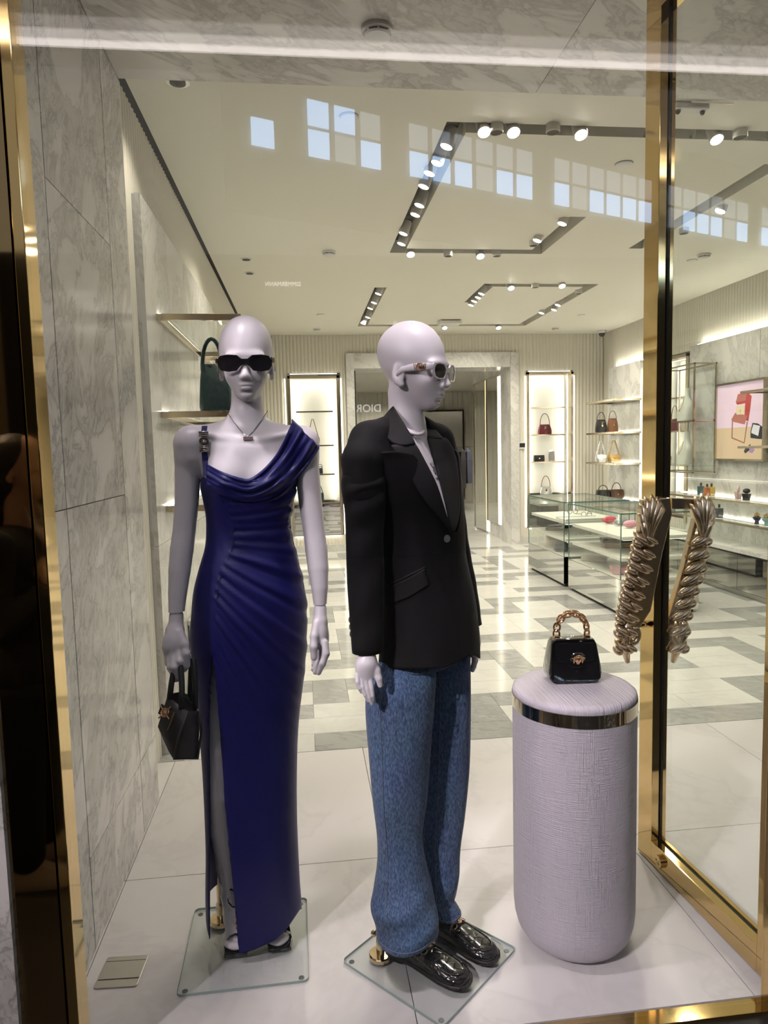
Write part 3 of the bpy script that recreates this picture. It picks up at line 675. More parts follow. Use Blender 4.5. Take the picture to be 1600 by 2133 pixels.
# ---- glass counters
def counter(label, x0, x1, y0, y1, lv, base=.31, top=.86):
    t = thing('glass_counter', label, 'display case', ((x0 + x1) / 2, (y0 + y1) / 2, 0))
    g = .008
    obj('plinth', box(x0 + .03, x1 - .03, y0 + .03, y1 - .03, 0, .04), M_black, t)
    obj('mirror_panel', box(x0, x0 + .01, y0, y1, .03, base), mat('counter_mirror', (.66, .67, .64), .02, 1), t); obj('mirror_panel', box(x0 + .01, x1 - .01, y0, y0 + .01, .03, base), mat('counter_mirror'), t)
    obj('mirror_panel', box(x1 - .01, x1, y0, y1, .03, base), mat('counter_mirror'), t); obj('mirror_panel', box(x0 + .01, x1 - .01, y1 - .01, y1, .03, base), mat('counter_mirror'), t)
    obj('deck', box(x0 + .012, x1 - .012, y0 + .012, y1 - .012, base - .04, base), M_niche, t)
    obj('pane', box(x0, x0 + g, y0, y1, base, top), M_caseglass, t); obj('pane', box(x1 - g, x1, y0, y1, base, top), M_caseglass, t)
    obj('pane', box(x0 + g, x1 - g, y0, y0 + g, base, top), M_caseglass, t); obj('pane', box(x0 + g, x1 - g, y1 - g, y1, base, top), M_caseglass, t)
    obj('top_pane', box(x0, x1, y0, y1, top, top + .012), M_caseglass, t)
    e = []
    for xa in (x0, x1 - .007):
        for ya in (y0, y1 - .007): e.append(box(xa, xa + .007, ya, ya + .007, base, top))
    for ya in (y0, y1 - .007): e.append(box(x0, x1, ya, ya + .006, top + .001, top + .013))
    for xa in (x0, x1 - .006): e.append(box(xa, xa + .006, y0, y1, top + .001, top + .013))
    obj('glass_edges', join(*e), M_edge, t)
    for z in lv[1:]:
        obj('shelf', box(x0 + .03, x1 - .03, y0 + .03, y1 - .03, z - .03, z), M_niche, t, bevel=.002)
        obj('shelf_led', box(x0 + .05, x1 - .05, y0 + .06, y0 + .07, z - .035, z - .031), M_led, t)
    return t
LV = (.31, .49, .67)
counter('glass counter with white shelves nearer the bronze door handle', 2.60, 3.30, 5.45, 6.60, LV)
counter('farther glass counter with mirrored base before the lit niche', 2.60, 3.30, 6.72, 7.84, LV)
def small(name, label, cat, px, py, z, g, m, group=None, x=None, rz=0):
    p = at_z(px, py, z) if x is None else at_x(px, py, x)
    gg_ = g if isinstance(g, list) else [('body', g, m)]
    rr = max(math.hypot(v[0], v[1]) if abs(rz) > .25 else abs(v[0]) for q in gg_ for v in q[1][0]) ; ry_ = max(abs(v[1]) for q in gg_ for v in q[1][0]) + .04 * (rz != 0)
    p.x = min(max(p.x, 2.64 + rr), 3.26 - rr)
    for ca, cb_ in (((5.45, 6.60),) if p.y < 6.66 else ((6.72, 7.84),)):
        p.y = min(max(p.y, ca + .045 + ry_), cb_ - .045 - ry_)
    t = thing(name, label, cat, (p.x, p.y, z), group, rz)
    for i, (n, gg, mm) in enumerate(g if isinstance(g, list) else [('body', g, m)]):
        obj(n, gg, mm, t, local=True, smooth=True, ang=40)
    return t
wb = box
M_tan = tint('tan_leather', (.42, .25, .14)); M_grey = tint('slate_leather', (.10, .115, .12)); M_dkbr = tint('espresso_leather', (.06, .035, .025)); M_cr = tint('cream_leather', (.80, .74, .64))
def pouch(w_, h_, d_): return loft([[(x * s, y * s2, h_ * k) for x, y in rect_poly(w_, d_, d_ * .4, 3)] for k, s, s2 in ((0, .85, .9), (.15, 1, 1), (.6, .92, .8), (.95, .6, .35), (1, .4, .2))])
small('soft_pouch', 'cream soft pouch bag on the bottom shelf of the far counter', 'pouch', 1141, 1140, .312, [('body', pouch(.16, .145, .10), M_cr), ('zip', box(-.05, .05, -.055, -.045, .09, .10), M_goldl)], None)
small('slate_handbag', 'slate grey rounded bag on the bottom shelf of the far counter', 'handbag', 1166, 1148, .313, [('body', pouch(.15, .13, .11), M_grey), ('handle', torus(.03, .005, (0, 0, .10), Matrix.Rotation(PI / 2, 4, 'X')), M_grey)], None)
small('box_wallet', 'cream book-shaped purse lying in the near counter', 'wallet', 1228, 1166, .315, [('cover', box(-.11, .11, -.07, .07, 0, .055), M_cr), ('spine', tube([(.11, -.07, .0275), (.11, .07, .0275)], .0275, 8), M_cr)], None, rz=-.5)
small('flat_wallet', 'pink flat wallet on the bottom shelf of the near counter', 'wallet', 1285, 1193, .315, [('body', box(-.15, .15, -.10, .10, 0, .05), M_pinkl), ('flap', box(-.15, .15, -.105, .02, .05, .058), M_pinkl)], None, rz=-.3)
small('flat_clutch', 'brown flat clutch lying uppermost in the near counter middle shelf', 'clutch', 1266, 1122, .495, [('body', box(-.14, .14, -.07, .07, 0, .03), M_dkbr), ('zip', box(-.13, .13, -.073, -.069, .012, .018), M_gold)], None, rz=-.2)
small('flat_clutch', 'tan flat clutch in front of the brown one', 'clutch', 1290, 1139, .495, [('body', box(-.14, .14, -.045, .045, 0, .03), M_tan), ('zip', box(-.13, .13, -.053, -.049, .012, .018), M_gold)], None, rz=-.2)
small('flat_clutch', 'black folded clutch on the middle shelf of the far counter', 'clutch', 1147, 1092, .495, [('body', box(-.15, .15, -.06, .06, 0, .03), M_bk), ('clasp', box(-.02, .02, -.062, -.058, .008, .024), M_gold)], None, rz=.1)
small('flat_clutch', 'grey slim wallet beside the black folded clutch', 'wallet', 1156, 1103, .495, [('body', box(-.10, .10, -.04, .04, 0, .022), M_grey), ('zip', box(-.09, .09, -.042, -.038, .008, .014), M_gold)], None, rz=-.2)
for px, py, c, nm in ((1270, 1090, (.62, .03, .08), 'red'), (1294, 1094, (.30, .33, .34), 'grey'), (1314, 1099, (.85, .40, .50), 'pink')):
    small('sunglasses_case', '%s glossy sunglasses case on the top shelf of the near counter' % nm, 'glasses case', px, py, .675, [('shell', ellipsoid((0, 0, .035), (.075, .04, .035)), tint(nm + '_gloss', c, .2)), ('hinge_seam', torus(.0745, .0012, (0, 0, .035), None, 24, 6, .535), M_gold)], None)
for px, py, k in ((1222, 1075, 0), (1193, 1069, 1)):
    small('eyeglasses', ('thin framed eyeglasses on a white tray in the counter', 'dark eyeglasses at the far end of the counter top shelf')[k], 'eyeglasses', px, py, .685, [('rims', join(torus(.026, .003, (-.032, 0, .02), Matrix.Rotation(PI / 2, 4, 'X'), 16, 6), torus(.026, .003, (.032, 0, .02), Matrix.Rotation(PI / 2, 4, 'X'), 16, 6)), M_dkbr), ('temples', join(tube([(-.06, 0, .025), (-.06, .12, .015)], .003, 6), tube([(.06, 0, .025), (.06, .12, .015)], .003, 6)), M_dkbr)], None)
small('display_tray', 'white display tray under the thin framed eyeglasses', 'tray', 1222, 1080, .671, [('tray', box(-.22, .22, -.14, .14, 0, .012), M_white), ('rim', join(box(-.22, .22, -.14, -.133, .012, .02), box(-.22, .22, .133, .14, .012, .02)), M_white)], None, x=2.82)
small('display_tray', 'white display tray with small jewellery on the counter middle shelf', 'tray', 1205, 1106, .491, [('tray', box(-.16, .16, -.10, .10, 0, .012), M_white), ('rings', join(*[torus(.012, .003, (-.12 + .08 * k, .03 * (-1) ** k, .016), None, 12, 6) for k in range(4)]), M_gold)], None, x=2.85)
# ---- cabinets, counter top and perfume shelves along the right wall
cb = thing('floor_cabinet', 'low mirrored cabinet run with marble top along the side wall', 'cabinet', (4.2, 6.2, 0))
obj('body', box(4.02, 4.298, 4.9, 8.3, .05, .40), M_black, cb)
for a, b in ((5.0, 5.46), (5.46, 5.98), (5.98, 6.5), (6.5, 7.02), (7.02, 7.54), (7.54, 8.06)):
    obj('door', box(4.0, 4.02, a + .003, b - .003, .06, .39), mat('cabinet_mirror', (.50, .49, .45), .02, 1), cb)
obj('plinth', box(4.04, 4.298, 4.9, 8.3, 0, .05), M_steel, cb)
obj('marble_top', box(3.98, 4.299, 4.9, 8.3, .41, .45), M_panelmarble, cb, bevel=.002)
obj('shadow_gap', box(4.01, 4.298, 4.9, 8.3, .395, .41), M_black, cb)
for k, (z, x0, y1) in enumerate(((.885, 4.03, 7.5), (.675, 4.05, 7.3))):
    shelf('wall_shelf', ('upper perfume shelf on the side wall beyond the door', 'lower perfume shelf on the side wall beyond the door')[k], x0, 4.298, 5.2, y1, z, 'R', th=.022)
for k, (z, ya, yb) in enumerate(((1.90, 5.2, 6.0), (1.40, 5.2, 6.02))):
    shelf('wall_shelf', ('upper glass shelf end poking in front of the lit poster', 'lower glass shelf end poking in front of the lit poster')[k], 4.0, 4.27, ya, yb, z, 'R', th=.022, led_on=False)
def perfume(label, px, py, X, z, c, kind, h=.11, w_=.055):
    y = at_x(px, py, X).y
    gm = mat('perfume_' + '_'.join('%d' % (v * 100) for v in c), c, .08, 0, coat=.6)
    t = thing('perfume_bottle', label, 'perfume', (X, y, z), 'perfume bottles on the side wall shelves')
    if kind == 'square':
        obj('bottle', box(-w_ / 2, w_ / 2, -w_ / 2, w_ / 2, 0, h * .72), gm, t, local=True, bevel=.006); obj('neck', lathe([(.008, h * .70), (.008, h * .76)], 12), M_gold, t, local=True); obj('cap', lathe([(.011, h * .75), (.011, h), (.004, h)], 12), M_dkbr, t, local=True, smooth=True, ang=30)
    elif kind == 'urn':
        obj('bottle', lathe([(.018, 0), (.022, .004), (.018, h * .25), (.035, h * .45), (.038, h * .55), (.03, h * .6)], 18), gm, t, local=True, smooth=True, ang=50); obj('cap', join(*[ellipsoid((.016 * math.cos(a), .016 * math.sin(a), h * .72), (.012, .012, .018), 8, 6) for a in [2 * PI * k / 5 for k in range(5)]], lathe([(.012, h * .58), (.008, h * .95)], 10)), M_gold, t, local=True, smooth=True)
    else:
        obj('bottle', loft([[(x, y_, z_) for x, y_ in rect_poly(s, s, s * .2, 2)] for z_, s in ((0, w_ * .8), (h * .55, w_ * 1.1))]), gm, t, local=True); obj('cap', ellipsoid((0, 0, h * .75), (w_ * .55, w_ * .55, h * .2)) if kind == 'black' else lathe([(.012, h * .55), (.02, h * .7), (.01, h)], 6), M_bk if kind == 'black' else tint('clear_pink', (.85, .65, .66), .1), t, local=True, smooth=True)
perfume('teal square perfume bottle on the upper perfume shelf', 1460, 1028, 4.16, .887, (.03, .14, .16), 'square', .13)
perfume('orange square perfume bottle between the teal and yellow ones', 1473, 1028, 4.13, .887, (.55, .16, .03), 'square', .125)
perfume('yellow square perfume bottle on the upper perfume shelf', 1482, 1028, 4.17, .887, (.72, .46, .06), 'square', .13)
perfume('clear pink faceted perfume bottle next to the black one', 1538, 1035, 4.15, .887, (.80, .55, .54), 'flare', .13)
perfume('black perfume bottle with round domed stopper', 1555, 1035, 4.13, .887, (.02, .02, .02), 'black', .12, .062)
perfume('navy blue square perfume bottle on the lower perfume shelf', 1498, 1073, 4.15, .677, (.03, .045, .07), 'square', .14, .06)
perfume('navy urn-shaped perfume bottle with gold stopper', 1577, 1080, 4.13, .677, (.02, .03, .10), 'urn', .12)
perfume('pale aqua urn-shaped perfume bottle at the picture edge', 1597, 1082, 4.13, .677, (.30, .52, .50), 'urn', .12)
for k, (px, py, z) in enumerate(((1478, 1030, .886), (1555, 1042, .886), (1500, 1077, .676), (1590, 1082, .676))):
    pass
# ---- lit poster
ps = thing('lit_poster', 'framed lit poster of a red folding chair with handbags on the side wall', 'poster', (4.29, 6.4, 1.27))
Y0p, Y1p, Z0p, Z1p = 6.03, 6.77, 1.27, 2.01
obj('frame', join(box(4.25, 4.299, Y0p - .02, Y0p, Z0p - .02, Z1p + .02), box(4.25, 4.299, Y1p, Y1p + .02, Z0p - .02, Z1p + .02), box(4.25, 4.299, Y0p, Y1p, Z1p, Z1p + .02), box(4.25, 4.299, Y0p, Y1p, Z0p - .02, Z0p)), M_brass, ps)
obj('lilac_backdrop_print', box(4.266, 4.29, Y0p, Y1p, Z0p + .31, Z1p), mat('poster_lilac', (.72, .56, .66), .5, emit=(.74, .54, .66), es=.45), ps)
obj('sand_ground_print', box(4.266, 4.29, Y0p, Y1p, Z0p, Z0p + .31), mat('poster_sand', (.62, .47, .31), .5, emit=(.66, .47, .30), es=.40), ps)
def pp(name, pts, m, lvl):                        # poster print piece from photo outline
    q = [at_x(px, py, 4.266) for px, py in pts]
    obj(name, prism([(p.y, p.z) for p in q], 4.2655 - .001 * lvl, 4.266, 'x'), m, ps)
mp_ = lambda n, c: mat('poster_' + n, c, .5, emit=c, es=.35)
pp('chair_back_print', [(1533, 838), (1538, 821), (1560, 819), (1566, 825), (1563, 852), (1559, 878), (1551, 873), (1553, 840), (1536, 843)], mp_('red', (.45, .05, .05)), 1)
pp('chair_back_print', [(1537, 823), (1556, 820), (1554, 834), (1534, 838)], mp_('brick', (.42, .15, .12)), 2)
pp('chair_seat_print', [(1524, 874), (1532, 860), (1558, 866), (1551, 884), (1526, 878)], mp_('brick', (.42, .15, .12)), 2)
pp('bag_print', [(1534, 846), (1552, 843), (1551, 863), (1535, 864)], mp_('cream', (.72, .62, .42)), 3)
pp('bag_mark_print', [(1542.2, 853), (1543.6, 853), (1543.2, 861), (1542.6, 861)], mp_('goldmark', (.55, .35, .10)), 4)
pp('chair_leg_print', [(1525, 878), (1527, 878), (1526, 911), (1550, 921), (1556, 878), (1558, 879), (1551, 924), (1524, 913)], mp_('rust', (.30, .13, .10)), 1)
pp('bag_print', [(1564, 899), (1568, 881), (1579, 882), (1594, 893), (1593, 915), (1578, 914), (1564, 912)], mp_('black', (.02, .02, .03)), 2)
pp('bag_print', [(1566, 898), (1570, 884), (1584, 887), (1580, 908), (1566, 902)], mp_('white', (.70, .68, .72)), 3)
pp('shoe_print', [(1550, 940), (1554, 932), (1564, 925), (1561, 938), (1553, 944)], mp_('black', (.02, .02, .03)), 2)
pp('shoe_print', [(1561, 942), (1562, 931), (1568, 928), (1572, 938), (1567, 944)], mp_('violet', (.35, .22, .42)), 2)
# ---- hanging glass cabinet with necklace busts
hc = thing('hanging_showcase', 'gold framed hanging glass showcase with necklace busts beside the poster', 'display case', (4.18, 7.0, 1.12))
hx0, hx1, hy0, hy1, hz0, hz1 = 4.02, 4.27, 6.79, 7.50, 1.12, 2.26
e = []; q = .014
for xa in (hx0, hx1 - q):
    for ya in (hy0, hy1 - q): e.append(box(xa, xa + q, ya, ya + q, hz0, hz1))
for za in (hz0, hz1 - q, 1.66):
    for ya in (hy0, hy1 - q): e.append(box(hx0, hx1, ya, ya + q, za, za + q))
    for xa in (hx0, hx1 - q): e.append(box(xa, xa + q, hy0, hy1, za, za + q))
obj('metal_frame', join(*e), M_brass, hc)
obj('pane', box(hx0 + .004, hx0 + .008, hy0, hy1, hz0, hz1), M_caseglass, hc); obj('pane', box(hx0, hx1, hy0 + .004, hy0 + .008, hz0, hz1), M_caseglass, hc)
obj('glass_shelf', box(hx0 + .01, hx1 - .01, hy0 + .01, hy1 - .01, 1.655, 1.665), M_shelfglass, hc); obj('floor_plate', box(hx0, hx1, hy0, hy1, 1.19, 1.20), M_shelfglass, hc)
for k, z in enumerate((1.67, 1.205)):
    t = thing('necklace_bust', ('white necklace bust on the upper level of the hanging showcase', 'white necklace bust on the lower level of the hanging showcase')[k], 'jewellery bust', (4.15, 7.18, z))
    obj('bust', loft([[(4.15 + x * d_ + sh, 7.18 + y_ * s, z + zz) for x, y_ in rect_poly(.12, .22, .05, 4)] for zz, s, d_, sh in ((0, .9, .9, 0), (.12, 1.0, .8, -.0), (.20, .80, .6, .02), (.26, .30, .4, .03), (.36, .26, .35, .03))]), M_white, t, smooth=True, ang=60)
    obj('chain', tube([(4.10 - .012 * math.sin(a), 7.18 + .06 * math.cos(a), z + .25 - .12 * math.sin(a)) for a in [PI * i / 14 for i in range(15)]], .0025, 6), M_gold, t); obj('pendant', ellipsoid((4.083, 7.18, z + .12), (.008, .01, .014), 10, 6), M_gold, t)
# ================================================================== SCULPTING TOOLS: a smooth-union distance field turned into a mesh
class Field:
    def __init__(s, lo, hi, h):
        s.h = h; s.lo = np.array(lo, np.float32); s.n = [int((b - a) / h) + 2 for a, b in zip(lo, hi)]
        s.v = np.full(s.n, .06, np.float32)
    def sub(s, lo, hi):
        a = [max(0, int((l - o) / s.h)) for l, o in zip(lo, s.lo)]; b = [min(n, int((x - o) / s.h) + 2) for x, o, n in zip(hi, s.lo, s.n)]
        if any(q <= p for p, q in zip(a, b)): return None, None
        sl = tuple(slice(p, q) for p, q in zip(a, b))
        ax = [s.lo[i] + s.h * np.arange(a[i], b[i], dtype=np.float32) for i in range(3)]
        return sl, (ax[0][:, None, None], ax[1][None, :, None], ax[2][None, None, :])
    def put(s, sl, d, k, op):
        c = s.v[sl]
        if op == 'add':
            h = np.maximum(k - np.abs(c - d), 0) / k; s.v[sl] = np.minimum(c, d) - h * h * k * .25
        else:
            d = -d; h = np.maximum(k - np.abs(c - d), 0) / k; s.v[sl] = np.maximum(c, d) + h * h * k * .25
    def cone(s, a, b, ra, rb, k=.01, op='add'):
        a = np.array(a, np.float32); b = np.array(b, np.float32); m = max(ra, rb) + .02 + k
        sl, g = s.sub(np.minimum(a, b) - m, np.maximum(a, b) + m)
        if sl is None: return
        d = b - a; L2 = float(d @ d) + 1e-12
        t = np.clip(((g[0] - a[0]) * d[0] + (g[1] - a[1]) * d[1] + (g[2] - a[2]) * d[2]) / L2, 0, 1)
        q = np.sqrt((g[0] - a[0] - t * d[0]) ** 2 + (g[1] - a[1] - t * d[1]) ** 2 + (g[2] - a[2] - t * d[2]) ** 2)
        s.put(sl, q - (ra + (rb - ra) * t), k, op)
    def chain(s, pts, rad, k=.008, op='add'):
        for p, q, r1, r2 in zip(pts, pts[1:], rad, rad[1:]): s.cone(p, q, r1, r2, k, op)
    def ell(s, c, r, k=.01, R=None, op='add'):
        c = np.array(c, np.float32); m = max(r) + .02 + k
        sl, g = s.sub(c - m, c + m)
        if sl is None: return
        x, y, z = g[0] - c[0], g[1] - c[1], g[2] - c[2]
        if R is not None:                         # R rows: local axes in world
            x, y, z = R[0][0] * x + R[0][1] * y + R[0][2] * z, R[1][0] * x + R[1][1] * y + R[1][2] * z, R[2][0] * x + R[2][1] * y + R[2][2] * z
        k0 = np.sqrt((x / r[0]) ** 2 + (y / r[1]) ** 2 + (z / r[2]) ** 2) + 1e-6
        k1 = np.sqrt((x / r[0] ** 2) ** 2 + (y / r[1] ** 2) ** 2 + (z / r[2] ** 2) ** 2) + 1e-6
        s.put(sl, k0 * (k0 - 1) / k1, k, op)
    def mesh(s):
        """naive surface nets"""
        v = s.v; sg = v < 0
        n = v.shape
        c = np.zeros([q - 1 for q in n], np.int8)
        for i in (0, 1):
            for j in (0, 1):
                for k in (0, 1): c += sg[i:n[0] - 1 + i, j:n[1] - 1 + j, k:n[2] - 1 + k]
        act = (c > 0) & (c < 8); idx = np.argwhere(act)
        vid = np.full(act.shape, -1, np.int64); vid[act] = np.arange(len(idx))
        P = np.zeros((len(idx), 3)); W = np.zeros(len(idx))
        cor = [(i, j, k) for i in (0, 1) for j in (0, 1) for k in (0, 1)]
        for a in cor:
            for ax in range(3):
                if a[ax]: continue
                b = list(a); b[ax] = 1
                va = v[idx[:, 0] + a[0], idx[:, 1] + a[1], idx[:, 2] + a[2]]; vb = v[idx[:, 0] + b[0], idx[:, 1] + b[1], idx[:, 2] + b[2]]
                cr = (va < 0) != (vb < 0); t = np.where(cr, va / np.where(cr, va - vb, 1), 0)
                q = np.tile(np.array(a, float), (len(idx), 1)); q[:, ax] = t
                P += q * cr[:, None]; W += cr
        P = (idx + P / np.maximum(W, 1)[:, None]) * s.h + s.lo
        F_ = []
        for ax in range(3):
            o = [0, 1, 2]; o.remove(ax); u, w_ = o
            sa = [slice(1, -1)] * 3; sb = [slice(1, -1)] * 3
            sa[ax] = slice(0, n[ax] - 1); sb[ax] = slice(1, n[ax])
            for q in (u, w_): sa[q] = slice(1, n[q] - 1); sb[q] = slice(1, n[q] - 1)
            ea, eb = sg[tuple(sa)], sg[tuple(sb)]
            e = np.argwhere(ea != eb)
            flip = ea[tuple(e.T)]
            base = e.copy(); base[:, u] += 1; base[:, w_] += 1
            def at(du, dw):
                q = base.copy(); q[:, u] -= du; q[:, w_] -= dw; return vid[q[:, 0], q[:, 1], q[:, 2]]
            quad = np.stack([at(1, 1), at(0, 1), at(0, 0), at(1, 0)], 1)
            if ax == 1: flip = ~flip
            quad[~flip] = quad[~flip][:, ::-1]
            F_.append(quad)
        Fq = np.concatenate(F_); Fq = Fq[(Fq >= 0).all(1)]
        return P, Fq
def field_obj(name, fld, m, parent, smooth_it=1):
    P, Fq = fld.mesh()
    I = np.array(world_of(parent).inverted())
    for _ in range(smooth_it):                    # light Laplacian polish
        acc = np.zeros_like(P); cnt = np.zeros(len(P))
        for a, b in ((0, 1), (1, 2), (2, 3), (3, 0)):
            np.add.at(acc, Fq[:, a], P[Fq[:, b]]); np.add.at(cnt, Fq[:, a], 1); np.add.at(acc, Fq[:, b], P[Fq[:, a]]); np.add.at(cnt, Fq[:, b], 1)
        P = P * .5 + .5 * acc / np.maximum(cnt, 1)[:, None]
    Q = P @ I[:3, :3].T + I[:3, 3]
    me = bpy.data.meshes.new(name)
    me.vertices.add(len(Q)); me.vertices.foreach_set('co', Q.astype(np.float32).ravel())
    me.loops.add(len(Fq) * 4); me.loops.foreach_set('vertex_index', Fq.astype(np.int32).ravel())
    me.polygons.add(len(Fq)); me.polygons.foreach_set('loop_start', np.arange(0, len(Fq) * 4, 4, dtype=np.int32))
    me.update(calc_edges=True); me.validate()
    me.polygons.foreach_set('use_smooth', np.ones(len(me.polygons), bool)); me.materials.append(m)
    o = bpy.data.objects.new(name, me); COL.objects.link(o); o.parent = parent; WM[o.name] = world_of(parent)
    return o, P, Fq
def head_prims(f, C, fwd, sc, up=(0, 0, 1)):
    """bald abstract mannequin head; C its middle, fwd where it looks, sc its scale"""
    fw = np.array(fwd, float); fw /= np.linalg.norm(fw); u_ = np.array(up, float); u_ -= fw * fw.dot(u_); u_ /= np.linalg.norm(u_)
    r_ = np.cross(fw, u_); R = np.stack([r_, fw, u_])
    W = lambda r, d, u: np.array(C) + sc * (r * r_ + d * fw + u * u_)
    E = lambda c, rr, k=.012, op='add', RR=None: f.ell(W(*c), [sc * q for q in rr], k * sc, R if RR is None else RR, op)
    E((0, -.016, .046), (.0770, .098, .086)); E((0, .006, .004), (.0715, .086, .078), .03); E((0, .028, -.042), (.052, .062, .066), .03)
    E((0, .040, -.070), (.036, .044, .042), .03); E((0, .056, -.103), (.017, .022, .015), .022)
    for s in (-1, 1):
        E((s * .034, .052, -.046), (.024, .026, .022), .02)                                                       # cheek
        E((s * .026, .080, .006), (.030, .013, .009), .016)                                                       # brow
        E((s * .031, .102, -.020), (.022, .018, .014), .012, 'cut'); E((s * .030, .074, -.022), (.016, .014, .012), .006)
        E((s * .0745, -.012, -.026), (.008, .020, .031), .006); E((s * .083, -.008, -.018), (.006, .012, .018), .006, 'cut'); E((s * .0735, -.002, -.052), (.006, .009, .009), .005)
        E((s * .0095, .096, -.0565), (.0078, .009, .0068), .006)
    f.cone(W(0, .084, -.012), W(0, .105, -.0515), .0070 * sc, .0095 * sc, .012 * sc)
    E((0, .086, -.0765), (.020, .010, .0052), .005); E((0, .084, -.0865), (.017, .010, .0062), .005); E((0, .092, -.0815), (.021, .006, .0015), .003, 'cut')
    E((0, .080, -.0965), (.015, .007, .0045), .008, 'cut')
    return W
M_skin = mat('matte_white_mannequin_lacquer', (.80, .745, .775), .36, bump=(3, .02, .002))
# ================================================================== MANNEQUIN IN THE BLUE DRESS
YA = 1.98
A = thing('mannequin', 'bald white female mannequin in a long royal blue draped dress', 'mannequin', (-.21, 1.97, 0))
def pA(px, py, Y=YA): return np.array(at_y(px, py, Y))
SA = YA / FPX
fA = Field((-.44, 1.78, 1.02), (.10, 2.16, 1.86), .0034)
hcA = pA(513, 751, 1.985)
WA = head_prims(fA, hcA, (.03, -1, -.03), .935)
nb_ = pA(513, 905, 2.005)
fA.cone(WA(0, -.030, -.06), nb_, .0445, .044, .02); fA.cone(pA(514, 885, 2.005), pA(514, 935, 2.0), .044, .070, .035)
shL, shR = pA(400, 925, 1.995), pA(630, 925, 1.995)                     # shoulder joints
for s_ in (shL, shR):
    fA.cone(pA(514, 905, 2.01), s_ + np.array([0, 0, .012]), .042, .036, .03)
    fA.cone(s_, s_ + np.array([0, 0, -.03]), .043, .042, .03)
# chest, bust, waist, hips (kept just inside the dress)
fA.ell(pA(514, 960, 2.0), (.125, .072, .10), .05); fA.ell(pA(516, 1000, 2.0), (.112, .078, .10), .05)
fA.ell(pA(470, 1000, 1.94), (.046, .042, .046), .04); fA.ell(pA(562, 1000, 1.94), (.046, .042, .046), .04)
fA.ell(pA(516, 1110, 2.0), (.098, .072, .12), .05); fA.ell(pA(518, 1240, 2.0), (.135, .090, .12), .05)
# collar bones
for s_, q in ((-1, 500), (1, 530)): fA.cone(pA(q, 918, 1.935), pA(514 + s_ * 95, 902, 1.965), .007, .008, .012)
# arms: (px, py, Y, radius)
def arm(f, lst, k=.02):
    P_ = [pA(a, b, Y) for a, b, Y, r in lst]; R_ = [r for *_, r in lst]
    f.chain(P_[:2], R_[:2], k); f.chain(P_[1:], R_[1:], .002)
arm(fA, [(394, 930, 1.995, .038), (391, 985, 1.995, .0355), (389, 1050, 1.99, .033), (384, 1105, 1.982, .0315), (379, 1145, 1.972, .0322), (374, 1190, 1.958, .0300), (370, 1235, 1.943, .0255), (367.5, 1279, 1.928, .0212)])
arm(fA, [(632, 930, 1.995, .038), (640, 985, 1.995, .035), (647, 1050, 1.99, .033), (654, 1105, 1.982, .0315), (659, 1145, 1.972, .0318), (663, 1185, 1.958, .0295), (666, 1225, 1.943, .0235), (667, 1263, 1.932, .0180)])
bodyA, PA_, FA_ = field_obj('body', fA, M_skin, A, 2)
bvhA = BVHTree.FromPolygons([Vector(p) for p in PA_], [tuple(q) for q in FA_])
# leg behind the slit and both feet, as one limb mesh each
fl_ = Field((-.36, 1.80, .02), (-.10, 2.14, .95), .004)
fl_.chain([pA(470, 1380, 2.0), pA(462, 1560, 1.985), pA(466, 1650, 1.975), pA(470, 1720, 1.985), pA(476, 1800, 2.0), pA(482, 1858, 2.01)], [.052, .050, .046, .047, .036, .029], .004)
at1 = pA(484, 1868, 2.005)
fl_.chain([at1, pA(487, 1912, 1.985), pA(489, 1946, 1.955), pA(491, 1968, 1.928)], [.029, .029, .024, .013], .01)
fl_.ell(pA(490, 1960, 1.938), (.034, .032, .013), .012); fl_.cone(at1, at1 + np.array([0, .03, -.015]), .026, .022, .02)
for k_ in range(5): fl_.cone(pA(476 + 7.0 * k_, 1963, 1.935), pA(477 + 6.8 * k_, 1973 - abs(k_ - 2.5) * 1.2, 1.913), .008, .007, .003)
field_obj('leg', fl_, M_skin, A, 1)
ff = Field((-.20, 1.82, .02), (-.04, 2.10, .32), .004)
ff.chain([pA(560, 1850, 2.02), pA(566, 1905, 1.995), pA(574, 1938, 1.96), pA(581, 1960, 1.928)], [.029, .029, .024, .013], .01); ff.ell(pA(579, 1952, 1.940), (.034, .032, .013), .012)
field_obj('foot', ff, M_skin, A, 1)
